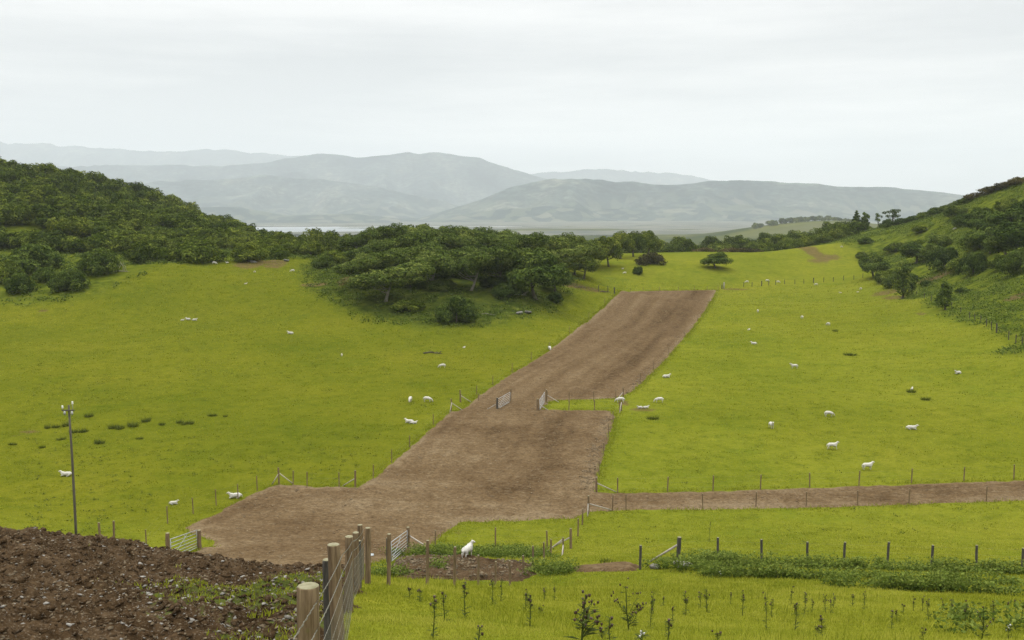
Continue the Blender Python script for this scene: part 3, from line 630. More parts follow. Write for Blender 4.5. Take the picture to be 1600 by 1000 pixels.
ORD = ['first', 'second', 'third', 'fourth', 'fifth', 'sixth', 'seventh', 'eighth', 'ninth', 'tenth', 'eleventh', 'twelfth', 'thirteenth', 'fourteenth', 'fifteenth', 'sixteenth', 'seventeenth', 'eighteenth', 'nineteenth', 'twentieth',
       'twenty-first', 'twenty-second', 'twenty-third', 'twenty-fourth', 'twenty-fifth', 'twenty-sixth', 'twenty-seventh', 'twenty-eighth', 'twenty-ninth', 'thirtieth']
def row(kind, items, text, group):
    """items: (px, Y, H, W); labelled by their place along the row"""
    for i, (px, Y, H, Wd) in enumerate(sorted(items)):
        plant(kind, at(px, Y), H, Wd, text.replace('#', ORD[i]), group)

# ---- the wooded hill on the left: seven rows from the field edge up to the skyline
def band(pxs, Y, H, Wd, jy=6):
    return [(p + random.uniform(-6, 6), Y + random.uniform(-jy, jy), H * random.uniform(0.85, 1.15), Wd * random.uniform(0.9, 1.2)) for p in pxs]
WG = 'trees of the wood on the left hill'
row('far', band(range(-40, 415, 28), 425, 11.5, 14), 'dark green tree on the skyline of the left wood, # from the left', WG)
row('far', band(range(-40, 400, 28), 398, 11, 14), 'dense green tree just below the skyline of the left wood, # from the left', WG)
row('far', band(range(-40, 400, 29), 370, 11, 14), 'dense green tree on the upper slope of the left wood, # from the left', WG)
row('far', band(range(-40, 400, 30), 344, 10.5, 14), 'dense green tree halfway up the left wood, # from the left', WG)
row('far', band(range(-40, 420, 33), 318, 10, 14), 'broad green tree on the lower slope of the left wood, # from the left', WG)
row('far', band(range(-40, 440, 36), 294, 9.0, 13), 'rounded green tree near the foot of the left wood, # from the left', WG)
row('shrub', band(range(-30, 300, 36), 268, 6.0, 12), 'rounded bush in the hedge below the left wood, # from the left', WG)
LB = 'bushes along the edge of the left field'
for kind, px, py, H, Wd, lab in (('bush', 30, 457, 4.6, 6.5, 'small round dark bush at the far left of the field edge'), ('bush', 113, 452, 5.2, 8.0, 'rounded bush standing furthest forward at the left field edge'),
        ('bush', 52, 424, 7.5, 13, 'largest dark bush at the far left edge of the field'), ('bush', 158, 428, 6.5, 9.5, 'dark bush beside the bare dead branches on the left'), ('shrub', 222, 410, 5.5, 8, 'leafy bush right of the bare dead branches'),
        ('shrub', 305, 409, 6.2, 13, 'wide rounded bush behind the grazing sheep at the top of the left field'), ('shrub', 385, 407, 5.0, 11, 'low bush near the stony ground at the top of the left field'), ('shrub', 5, 440, 6, 9, 'bush cut by the left edge of the picture'),
        ('shrub', 255, 408, 4.0, 8, 'low green bush at the corner of the left field'), ('shrub', 425, 404, 4.5, 9, 'low bush left of the small hedge trees'), ('bush', 75, 440, 4.0, 6, 'small dark bush between two larger ones at the left field edge')):
    plant(kind, hit(px, py), H, Wd, lab, LB)
HG = 'hedge trees between the wood and the grove'
row('far', [(440, 292, 8, 9), (466, 300, 9.5, 9), (492, 305, 11, 10), (515, 300, 10, 8), (410, 288, 7, 10), (540, 310, 9, 9), (455, 270, 6, 9), (485, 262, 5.5, 8), (425, 265, 5.5, 9)], 'dark hedge tree between the left wood and the grove, # from the left', HG)
# ---- the wind-bent grove in the middle
GG = 'wind-bent trees of the central grove'
for px, py, H, Wd, lab, rz in ((563, 450, 7.5, 11, 'wind-bent tree with bare leaning trunk at the left front of the grove', 0.2), (602, 471, 7.5, 13, 'lowest wind-bent tree at the front of the grove, trunk leaning right', -0.1),
        (735, 454, 9.0, 12, 'tree with a pale forked trunk in the middle front of the grove', 0.1), (668, 450, 8.0, 13, 'swept crown right of the lowest tree at the grove front', 0.3),
        (775, 446, 8.0, 11, 'swept crown behind the pale forked trunk', 0.0), (622, 436, 8, 12, 'swept crown above the lowest front tree of the grove', 0.0)):
    plant('wind', hit(px, py), H, Wd, lab, GG, rz)
for px, py, H, Wd, lab in ((838, 467, 11.5, 12, 'large round tree at the right end of the grove'), (868, 458, 7.5, 8, 'smaller round tree tucked behind the right end of the grove'), (805, 448, 8.5, 9, 'round tree just left of the large one ending the grove')):
    plant('thorn', hit(px, py), H, Wd, lab, GG)
row('wind', [(px + random.uniform(-7, 7), 236 + random.uniform(-5, 5), 8.3 + random.uniform(-.6, .6), 12.5) for px in range(578, 880, 36)], 'wind-swept tree in the second row of the grove, # from the left', GG)
row('wind', [(px + random.uniform(-7, 7), 258 + random.uniform(-5, 5), 8.6 + random.uniform(-.6, .6), 13) for px in range(570, 880, 38)], 'wind-swept tree in the third row of the grove, # from the left', GG)
row('wind', [(px + random.uniform(-7, 7), 284 + random.uniform(-5, 5), 9.0 + random.uniform(-.6, .6), 13) for px in range(590, 880, 42)], 'wind-swept tree at the back of the grove, # from the left', GG)
row('bush', [(572, 224, 4.5, 8), (598, 220, 4.2, 8), (628, 219, 5, 8), (655, 222, 5, 9), (684, 219, 5, 8), (708, 222, 5, 9), (738, 221, 5.2, 8), (765, 219, 4.6, 8), (792, 222, 5, 9), (640, 208, 3.2, 7), (690, 206, 2.6, 7), (775, 208, 2.6, 7)], 'dark low bush in the shade under the grove, # from the left', 'low bushes at the grove')
plant('thorn', at(783, 300), 11.0, 10, 'dark tree rising above the back of the grove', GG)
plant('bush', hit(713, 503), 6.0, 7.5, 'dark round bush alone on the slope in front of the grove')
plant('bush', hit(790, 462), 3.0, 6, 'low dark bush under the trees at the right of the grove', 'low bushes at the grove')
plant('shrub', hit(640, 484), 2.4, 7, 'low straggly bush below the lowest wind-bent tree', 'low bushes at the grove')
plant('bush', hit(508, 418), 3.8, 6, 'small round bush left of the grove by the stony ground', 'low bushes at the grove')
plant('shrub', hit(525, 410), 4.2, 8, 'leafy bush between the stony ground and the grove', 'low bushes at the grove')
plant('bush', hit(868, 472), 2.6, 4, 'small dark bush below the right end of the grove', 'low bushes at the grove')
# ---- trees past the grove and along the back of the far pasture
RG = 'trees along the back of the far pasture'
row('round', [(898, 285, 9, 9), (912, 280, 9.5, 8), (930, 296, 10, 9), (952, 300, 10.5, 9), (970, 322, 10, 9), (990, 330, 9.5, 9), (1012, 340, 9.5, 9), (885, 300, 9.5, 10), (905, 308, 9.5, 9)], 'tree with visible trunk right of the grove, # from the left', RG)
row('far', [(px + random.uniform(-5, 5), 425 + random.uniform(-12, 12), 9.0, 13) for px in range(880, 1340, 24)], 'tree in the dark line behind the far pasture, # from the left', RG)
row('far', [(px + random.uniform(-9, 9), 470 + random.uniform(-12, 12), 13.0, 15) for px in range(760, 1340, 44)], 'tree top showing over the far tree line, # from the left', 'tree tops behind the far tree line')
plant('thorn', hit(1119, 419), 5.6, 9.0, 'lone spreading tree on the far pasture')
plant('heath', hit(1017, 413), 4.0, 9, 'brownish low bush left of the lone tree on the far pasture')
plant('bush', hit(997, 428), 2.6, 3.6, 'small dark pointed bush below the brownish bush')
HB_ = 'scrub along the top of the far pasture'
row('heath', [(1140, 372, 2.6, 9), (1158, 374, 2.8, 9), (1176, 372, 2.6, 9), (1100, 376, 2.4, 9)], 'brown scrub behind the lone tree, # from the left', HB_)
row('shrub', [(1190 + 17 * k + random.uniform(-4, 4), 378 + 5 * (k % 3), 4.2 + random.uniform(-.6, .6), 9) for k in range(9)], 'green scrub bush at the top right of the far pasture, # from the left', HB_)
# ---- the hillside on the right
SG = 'bushes on the right hillside'
for kind, px, py, H, Wd, lab in (('thorn', 1366, 434, 8.0, 8.5, 'dark tree at the end of the far fence'), ('shrub', 1385, 441, 4.4, 7.5, 'low green bush right of the dark tree at the fence end'), ('upright', 1409, 467, 9.5, 6.5, 'tall narrow dark tree at the foot of the right hill'),
        ('upright', 1477, 484, 5.8, 4.2, 'small upright tree alone on the lower right slope'), ('thorn', 1432, 412, 7.5, 10, 'spreading dark tree a little up the right hill'), ('bush', 1475, 420, 6.5, 8.5, 'dark bush in the middle of the right hill'),
        ('bush', 1458, 405, 5.2, 8, 'dark bush touching the spreading tree on the right hill'), ('bush', 1520, 428, 6.0, 7.5, 'round bush above the bare soil on the right hill'), ('shrub', 1498, 424, 4.2, 7.0, 'pale green bush by the bare soil on the right hill'),
        ('thorn', 1548, 396, 9, 11, 'large dark tree left of the tree cut by the right edge'), ('thorn', 1570, 408, 8, 10, 'dark tree squeezed between the two large ones at the right edge'), ('bush', 1530, 388, 6, 10, 'dark bush at the left foot of the large dark tree'), ('thorn', 1530, 366, 8, 11, 'dark tree in the thicket above the large dark tree'), ('thorn', 1580, 366, 9, 12, 'dark tree behind the largest one at the right edge'), ('bush', 1470, 388, 4.5, 8, 'dark bush left of the thicket on the right hill'), ('shrub', 1555, 352, 5, 9, 'green bush on the upper side of the right thicket'), ('shrub', 1430, 385, 3.0, 8, 'low spreading bush amid rough grass on the right hill'), ('bush', 1598, 425, 6, 9, 'dark bush under the largest tree at the right edge'), ('thorn', 1592, 400, 11, 13, 'largest dark tree cut by the right edge of the picture'), ('bush', 1560, 372, 7.5, 11, 'broad bush above the large dark tree on the right'),
        ('bush', 1600, 352, 8, 11, 'broad bush high up at the right edge'), ('bush', 1505, 352, 4.6, 8, 'dark bush in the open upper part of the right hill'), ('shrub', 1535, 345, 5, 9, 'green bush below the brown heather on the right'),
        ('bush', 1495, 338, 4.2, 8, 'dark bush under the ridge line of the right hill'), ('shrub', 1575, 330, 5, 9, 'green bush just under the top of the right hill'), ('shrub', 1440, 362, 3.0, 7, 'low bush below the ridge hedge'), ('bush', 1352, 380, 2.6, 6, 'low dark bush at the upper corner of the far pasture'),
        ('shrub', 1400, 392, 3.2, 8, 'low bush in the rough grass of the right hill'), ('shrub', 1345, 402, 2.2, 5, 'small bush where the far pasture meets the hill'), ('shrub', 1565, 420, 3.6, 7, 'low bush beneath the large dark tree on the right'),
        ('bush', 1425, 440, 2.6, 5, 'small dark bush beside the tall narrow tree'), ('shrub', 1395, 448, 3.5, 6, 'bush filling the gap left of the tall narrow tree'), ('bush', 1448, 446, 1.6, 3.4, 'tiny dark bush beside the bare soil on the right hill'), ('bush', 1505, 458, 1.5, 3.6, 'tiny dark bush right of the small upright tree')):
    plant(kind, hit(px, py), H, Wd, lab, SG)
row('bush', [(1408, 376, 3.0, 7), (1425, 372, 3.0, 7), (1443, 366, 3.0, 7), (1461, 360, 3.2, 7), (1478, 352, 3.0, 7), (1494, 346, 2.8, 7), (1510, 340, 2.6, 7)], 'bush in the hedge along the ridge of the right hill, # from the left', SG)
row('heath', [(1524, 336, 2.2, 8), (1540, 333, 2.2, 8), (1556, 330, 2.2, 8), (1571, 327, 2.4, 8), (1585, 324, 2.6, 7)], 'brown heather bush on the top of the right hill, # from the left', SG)
SK = 'trees on the skyline at the right'
for kind, px, Y, H, Wd, lab in (('conifer', 1337, 405, 10.2, 6.5, 'dark pointed conifer on the skyline'), ('upright', 1351, 404, 8.0, 5.0, 'leafy narrow tree touching the pointed conifer'), ('sparse', 1371, 396, 7.0, 4.0, 'thin feathery tree between the conifer and the ridge hedge'),
        ('sparse', 1394, 388, 7.2, 9.0, 'broad thin-leaved tree where the ridge hedge begins'), ('shrub', 1322, 408, 4.0, 6, 'pale green bush at the foot of the pointed conifer'), ('bush', 1385, 384, 4.0, 6, 'dark bush under the broad thin-leaved tree')):
    plant(kind, at(px, Y), H, Wd, lab, SK)
DG = 'distant trees before the estuary'
row('far', [(1070 + 15 * k + random.uniform(-5, 5), 960 + random.uniform(-25, 25), 17 + 5 * (k % 3) + random.uniform(-3, 3), 15) for k in range(8)], 'distant dark tree left of the far hill field, # from the left', DG)
row('far', [(1180 + 10 * k + random.uniform(-3, 3), 2170 + random.uniform(-18, 18), 14 + random.uniform(-3, 4), 20) for k in range(15)], 'distant grey-green tree along the top of the far hill field, # from the left', DG)
row('far', [(1172 + 13 * k + random.uniform(-4, 4), 1780 + random.uniform(-15, 15), 12 + random.uniform(-2, 3), 19) for k in range(12)], 'distant tree along the lower edge of the far hill field, # from the left', DG)
row('far', [(430 + 21 * k + random.uniform(-9, 9), 1300 + random.uniform(-200, 300), 12, 16) for k in range(28)], 'distant tree in the low land before the estuary, # from the left', DG)

# ------------------------------------------------------------------ fences
def tube_between(mb, a, bb, r, sides=6): mb.tube(np.array([a, (np.array(a) + np.array(bb)) / 2, bb]), r, sides)
_post_cache = {}
def post_mesh(H, r, old):
    key = (round(H, 2), round(r, 3), old, random.randrange(3))
    if key not in _post_cache:
        mb = MB(); zs = np.array([-0.35, 0, H * 0.35, H * 0.65, H * 0.88, H - r * 0.22, H - r * 0.06, H]); rs = r * np.array([1.04, 1.02, 1, 1.0, 0.99, 0.98, 0.93, 0.80])
        wv = rng.normal(0, r * 0.05, (8, 2)); wv[5:] = wv[5]
        mb.tube(np.column_stack([wv, zs]), rs, 16, True, 0.5, 0.03)
        me = mb.mesh('post', [m_postold if old else m_post, m_cut], True)
        n = len(me.polygons)
        for p in me.polygons:
            if p.normal.z > 0.6 and p.center.z > H - 0.05: p.material_index = 1
        _post_cache[key] = me
    return _post_cache[key]
def fence(label, pts, H=1.25, r=0.05, old=False, big=(), struts=(), wires=(0.3, 0.65, 1.0), cat='fence', hs=None, name='wire_fence', wr=0.0014, group='post and wire fences'):
    base = pts[0]; o = empty(name, base); tag(o, label, cat, group); B = np.array(base)
    tops = []
    for i, p in enumerate(pts):
        h = hs[i] if hs else H * random.uniform(0.96, 1.05); rr = r
        if i in big: h *= 1.12; rr = r * 1.7
        q = obj('post', post_mesh(h, rr, old), o, np.array(p) - B)
        q.rotation_euler = (random.uniform(-.03, .03), random.uniform(-.035, .035), random.uniform(0, 6.28))
    for a, bb, pale in struts:
        mb = MB(); tube_between(mb, np.array(a) - B, np.array(bb) - B, max(0.045, r * 0.9), 7); mb.build('strut', [m_strut if pale else (m_postold if old else m_post)], o, True)
    if wires:
        for f in wires:
            mb = MB(); P = np.array(pts) - B; P = P + np.array([0, -r * 0.9, 0])
            Q = []
            for i in range(len(P) - 1):
                for t in (0, 0.25, 0.5, 0.75): q = P[i] * (1 - t) + P[i + 1] * t; Q.append(q + np.array([0, 0, f * H * 0.95 - 0.03 * math.sin(math.pi * t)]))
            Q.append(P[-1] + np.array([0, 0, f * H * 0.95])); mb.tube(Q, wr, 4, False); mb.build('wire', [m_wire], o)
    return o
def strut_px(top, foot_, h):
    """a raking strut: its upper end h above the ground at one survey mark, its foot at another"""
    a = np.array(hit(*top)) + np.array([0, 0, h]); f_ = np.array(hit(*foot_)) + np.array([0, 0, 0.05]); return a, f_
H_ = lambda L, ymin=40: [hit(*q, ymin) for q in L]
def S(top, ft, h, pale=True, ymin=40):
    a = np.array(hit(*top, ymin)) + np.array([0, 0, h]); f_ = np.array(hit(*ft, ymin)) + np.array([0, 0, 0.06]); return (a, f_, pale)

# near fence running away from the camera
near_px = ((475.5, 917, 5.7), (525, 851, 10.2), (543.5, 837, 15.6), (556.5, 831, 20.2), (564, 820, 24.4))
near_xy = [pt(*q)[:2] for q in near_px]; near_top = [pt(*q)[2] for q in near_px]
npts = [gp(*q) for q in near_xy]; nh = [t - p[2] for t, p in zip(near_top, npts)]
q = pt(573.5, 824, 23.2); npts += [gp(*q[:2])]; nh += [q[2] - npts[-1][2]]
o = empty('netting_fence', npts[0]); tag(o, 'close wire-netting fence with thick round posts running down the slope', 'fence', 'post and wire fences'); B = np.array(npts[0])
for p, h in zip(npts, nh):
    q = obj('post', post_mesh(h, 0.068, False), o, np.array(p) - B); q.rotation_euler = (0.02, random.uniform(-.02, .02), random.uniform(0, 6))
for dx, dy, h in ((-0.20, 0.55, 1.25), (-0.10, 0.9, 1.3)):
    k = 1 if dx < -0.12 else 3
    p = gp(near_xy[k][0] + dx, near_xy[k][1] + dy); obj('post', post_mesh(nh[k] - 0.2, 0.055, True), o, np.array(p) - B)
def netpt(s, f):   # s along the fence, f height fraction below the post tops
    i = min(int(s), 3); t = s - i
    a = np.array(npts[i]); c_ = np.array(npts[i + 1]); ha, hc = nh[i], nh[i + 1]
    q = a * (1 - t) + c_ * t; q[2] = (a[2] + ha * f) * (1 - t) + (c_[2] + hc * f) * t - 0.02 * math.sin(math.pi * t)
    return q + np.array([0.072, -0.02, 0]) - B
st = [-0.35] + list(np.arange(0, 4.001, 0.1))
def npt(s, f):
    if s >= 0: return netpt(s, f)
    a, c_ = netpt(0, f), netpt(0.2, f); return a + (c_ - a) * (s / 0.2)
for f in (0.93, 0.80, 0.68, 0.56, 0.45, 0.34, 0.24, 0.15):
    mb = MB(); L = [npt(s, f) for s in st]; rr = 0.0024 if f > 0.75 else 0.0018
    mb.tube(L, rr, 5, False)
    if f > 0.75:       # twisted second strand with barbs
        s2 = np.arange(-0.35, 4.0, 0.012); L2 = np.array([npt(s, f) for s in s2]); ph = np.arange(len(s2)) * 1.3
        mb.tube(L2 + np.stack([0.0045 * np.cos(ph), 0 * ph, 0.0045 * np.sin(ph)], 1), 0.0015, 4, False)
        for s in np.arange(-0.3, 4, 0.03):
            c_ = npt(s, f); mb.tube([c_ + (-.012, 0, -.018), c_ + (0, 0.004, 0), c_ + (.012, 0, .018)], 0.0016, 3, False)
    mb.build('wire', [m_wire], o)
mb = MB()
for s in np.arange(-0.3, 4, 0.04): mb.tube([npt(s, 0.68), npt(s, 0.4), npt(s, 0.15)], 0.0016, 3, False)
mb.build('netting', [m_wire], o)

# fence dropping away across the slope to the right of it
sl = [(606, 923, 23.8), (667, 920, 28.5), (710, 919, 34), (747, 917, 41.5), (774, 912, 44.5), (797, 922, 46), (818, 918, 49), (833, 910, 52), (850, 905, 54), (861, 886, 58), (880, 884, 61)]
tops = [833, 845, 854, 867, 877, 876, 878, 878, 874, 860, 853]
pts = []; hs = []
for (px, py, Y), ty in zip(sl, tops):
    p = at(px, Y); zt = pt(px, ty, Y)[2]; p = gp(pt(px, ty, Y)[0], Y); pts.append(p); hs.append(min(max(zt - p[2], 1.1), 1.75))
e = np.array(pts[-1])
fence('pale fence of many thin posts beside the soil path and weeds', pts, 1.3, 0.05, False, (), ((e + (0, 0, 1.0), np.array(gp(e[0] - 1.2, e[1] + 0.3)), True), (e + (0, 0, 0.6), np.array(gp(e[0] - 0.15, e[1] - 1.6)), True)), (0.3, 0.6, 0.95), hs=hs, wr=0.0016)
p = H_([(680, 856), (774, 853), (855, 856), (892, 857), (903, 838), (910, 820), (919, 803)])
fence('fence with a raking strut at its corner below the brown strip', p, 1.25, 0.05, False, (3, 6), (S((890, 857), (862, 857), 0.75), S((920, 803), (955, 798), 0.8), S((919, 803), (918, 808), 0.9)))
fence('fence along the upper edge of the narrow brown track', H_([(932, 771), (965, 770), (1043, 768), (1114, 767), (1188, 765), (1265, 762), (1342, 759), (1424, 755), (1506, 752), (1584, 749), (1650, 748)]), 1.25, 0.05, False, (0,), (S((933, 771), (963, 770), 0.85),))
fence('fence along the lower edge of the narrow brown track', H_([(957, 798), (978, 797), (1098, 796), (1181, 793), (1260, 792), (1340, 790), (1420, 788), (1541, 783), (1620, 781)]), 1.25, 0.045)
dp = H_([(1000, 890), (1059, 880), (1121, 876), (1190, 881), (1261, 882), (1318, 883), (1386, 886), (1455, 888), (1525, 889), (1597, 893), (1660, 896)])
fence('old dark fence standing in the nettles at the lower right', dp, 1.3, 0.065, True, (1,), (S((1058, 880), (1016, 879), 1.0, True),), (0.35, 0.65, 0.95))
fence('short fence corner below the utility pole', [gp(*(np.array(hit(157, 850, 45))[:2])), gp(*(np.array(hit(178, 846, 45))[:2]))], 1.35, 0.07, False, (), (S((158, 850), (172, 849), 0.6, False),), (0.5, 0.9))
fence('fence down the left edge of the brown strip to the gate', H_([(229, 857), (262, 818), (302, 803), (338, 790), (372, 780), (402, 767), (436, 757)]), 1.25, 0.04, False, (6,), (S((436, 757), (425, 758), 0.95), S((437, 757), (458, 757), 0.95)))
fence('fence across the notch on the left of the brown strip', H_([(458, 758), (480, 760), (530, 761), (555, 761)]), 1.2, 0.045, False, (3,), (S((554, 761), (536, 760), 0.7),))
fence('thin fence up the left edge of the lower brown field', H_([(583, 748), (612, 723), (640, 699), (677, 664), (705, 642)]), 1.2, 0.04, False, (4,), (S((706, 642), (703, 645), 1.0), S((706, 642), (723, 642), 0.9)))
fence('thin fence up the left edge of the upper brown field', H_([(719, 628), (745, 618), (770, 602), (800, 582), (830, 563), (858, 547), (890, 521), (920, 496), (945, 474), (960, 459)]), 1.25, 0.04, False, (0,), (S((719, 628), (736, 629), 0.8),))
fence('fence up the right edge of the lower brown field', H_([(936, 742), (943, 712), (951, 683), (958, 660), (971, 642)]), 1.2, 0.04, False, (4,), (S((971, 642), (968, 646), 1.0),))
fence('fence up the right edge of the upper brown field', H_([(974, 625), (1001, 598), (1021, 578), (1045, 555), (1070, 527), (1090, 502), (1108, 474), (1122, 453)]), 1.25, 0.04, False, (0,), (S((973, 625), (962, 627), 0.9),))
fence('short fence left of the open middle gate', H_([(720, 629), (748, 629), (776, 640)]), 1.1, 0.045, False, (), (S((775, 640), (760, 641), 0.6),))
fence('upper fence of the green strip right of the middle gates', H_([(854, 628), (889, 628), (928, 627), (962, 625)]), 1.2, 0.045, False, (0,), (S((855, 628), (873, 629), 0.8),))
fence('lower fence of the green strip right of the middle gates', H_([(841, 642), (889, 642), (929, 642), (968, 642)]), 1.2, 0.045, False, (0,), (S((843, 642), (857, 642), 0.7),))
fence('dark fence along the far end of the right field', H_([(1162, 448), (1175, 448), (1190, 447), (1201, 446), (1212, 445), (1226, 444), (1242, 444), (1256, 443), (1271, 442), (1287, 441), (1302, 440), (1318, 438), (1334, 437), (1348, 434)]), 1.35, 0.08, True, (2, 8), (), ())
fence('thin fence across the top of the upper brown field', H_([(985, 456), (1005, 455), (1030, 454), (1060, 454), (1085, 453), (1105, 453)]), 1.1, 0.05, False, (), (), ())
fence('old fence along the foot of the right hill', H_([(1424, 458), (1432, 463), (1444, 467), (1455, 471), (1470, 476), (1487, 482), (1501, 490), (1515, 498), (1523, 501), (1532, 505), (1541, 510), (1549, 515), (1557, 520), (1576, 531), (1587, 536), (1597, 539)]), 1.3, 0.07, True, (12,), (), (0.5, 0.9))
fence('post and boards at the left corner of the upper brown field', H_([(960, 459), (950, 456), (935, 455)]), 1.4, 0.08, True, (0,), (), (0.5,))
# stone-grey gatepost pair by the top right corner of the brown strip
o = empty('gate_post', hit(1131, 451)); tag(o, 'stout pale gate post at the top right corner of the brown strip', 'post'); mb = MB(); mb.tube([(0, 0, -.3), (0, 0, .9), (0.05, 0, 1.7), (0.05, 0, 1.85)], [.22, .2, .19, .12], 9); mb.build('shaft', [m_strut], o, True)
mb = MB(); mb.tube([(-.55, 0, -.3), (-.55, 0, 1.1), (-.55, 0, 1.2)], [.14, .13, .09], 8); mb.build('side_post', [m_postold], o, True)

def gate(label, a, c_, H=1.12, rails=6):
    a = np.array(a); c_ = np.array(c_); o = empty('field_gate', a); tag(o, label, 'gate', 'galvanised field gates'); d = c_ - a; up = np.array([0, 0, 1.0]); g = up * 0.12
    mb = MB()
    for k in range(2):
        s, e = (np.array([0, 0, 0.]), d) if k == 0 else (d, np.array([0, 0, 0.]))
        mb.tube([s + g, s + g + up * H * 0.5, s + g + up * H], 0.026, 6)
    for z in (0, H): mb.tube([g + up * z, g + up * z + d / 2, g + up * z + d], 0.026, 6)
    mb.build('frame', [m_galv], o, True)
    for k in range(1, rails):
        z = H * (k / rails) ** 1.15; mb = MB(); mb.tube([g + up * z, g + up * z + d / 2, g + up * z + d], 0.019, 6); mb.build('rail', [m_galv], o, True)
    mb = MB(); tube_between(mb, g + d * 0.02, g + up * H + d * 0.62, 0.014, 5); tube_between(mb, g + d * 0.5, g + d * 0.5 + up * H, 0.014, 5); mb.build('brace', [m_galv], o, True)
    return o
def gpost(label, p, H=1.5, r=0.1, old=False):
    o = obj('gate_post', post_mesh(H, r, old), None, p); tag(o, label, 'post', 'timber gate posts'); return o
gl0 = np.array(gp(*pt(263, 873, 52.5)[:2])); gl1 = np.array(hit(312, 858, 52))
gate('open metal field gate at the left end of the brown strip', gl0 + (0.15, 0, 0), gl1 - (0.15, 0, 0))
gpost('square-topped gate post where the bank meets the left gate', gl0, 1.6, 0.11); gpost('gate post at the brown strip end of the left gate', gl1, 1.25, 0.12)
gr0 = np.array(gp(*pt(606, 870, 55)[:2])); gr1 = np.array(hit(638, 857, 50))
gate('metal field gate near the netting fence, left of the white sheep', gr0 + (0.2, 0, 0), gr1 - (0.05, 0.1, 0)); gpost('gate post at the far end of the gate near the netting fence', gr1, 1.45, 0.11); gpost('dark gate post at the near end of the gate by the netting fence', gr0, 1.5, 0.09, True)
mb = MB(); tube_between(mb, gr1 + (0.1, 0, 0.85) - gr1, np.array(gp(gr1[0] + 1.3, gr1[1] - 3.5)) + (0, 0, 0.7) - gr1, 0.05, 7); so = mb.build('timber_rail', [m_strut], None, True); so.location = gr1; tag(so, 'pale sloping rail from the right gate post down to the fence', 'rail')
m0, m1 = np.array(hit(777, 641)), np.array(hit(797, 629)); gate('left one of the two open metal gates between the brown fields', m0, m1); gpost('dark post hinging the left middle gate', m0, 1.45, 0.1, True); gpost('thin post at the far end of the left middle gate', m1 + (0.1, 0.2, 0), 1.6, 0.06)
m0, m1 = np.array(hit(841, 642)), np.array(hit(853, 629)); gate('right one of the two open metal gates between the brown fields', m0 + (0.15, 0.1, 0), m1 + (-0.15, 0, 0)); gpost('brown post at the near end of the right middle gate', m0 - (0.1, 0.2, 0), 1.4, 0.1); gpost('brown post at the far end of the right middle gate', m1 + (0.05, 0.2, 0), 1.5, 0.1)

# ------------------------------------------------------------------ utility pole
pb = hit(119, 838, 50); pb = gp(*pt(119, 838, 64)[:2]); top = pt(117.3, 633, 64)[2] - pb[2]
o = empty('utility_pole', pb); tag(o, 'tall weathered timber utility pole standing alone in the left field', 'pole')
mb = MB(); mb.tube([(0, 0, -.6), (0, 0, 1), (-.02, 0, top * 0.6), (-.08, 0, top)], [.09, .085, .076, .062], 10); mb.build('shaft', [m_pole], o, True)
mb = MB(); mb.box((-.08, -.12, top - 0.33), (0.82, 0.07, 0.08)); mb.build('crossarm', [m_pole], o)
for dx, dz in ((-.36, 0.0), (0.30, 0.28)):
    mb = MB(); z = top - 0.28
    mb.tube([(dx - .08, -.12, z), (dx - .08, -.12, z + 0.10 + dz)], 0.018, 6); mb.build('pin', [m_galv], o, True)
    mb = MB(); z += 0.08 + dz; mb.tube([(dx - .08, -.12, z), (dx - .08, -.12, z + .05), (dx - .08, -.12, z + .1), (dx - .08, -.12, z + .16), (dx - .08, -.12, z + .2)], [.05, .075, .045, .065, .03], 10); mb.build('insulator', [m_ins], o, True)
for dx in (-.28, .2):
    mb = MB(); mb.tube([(dx, -.2, top - .62), (dx, -.2, top - .50), (dx, -.2, top - .36)], [.06, .085, .05], 8); mb.build('fuse_holder', [m_galv], o, True)

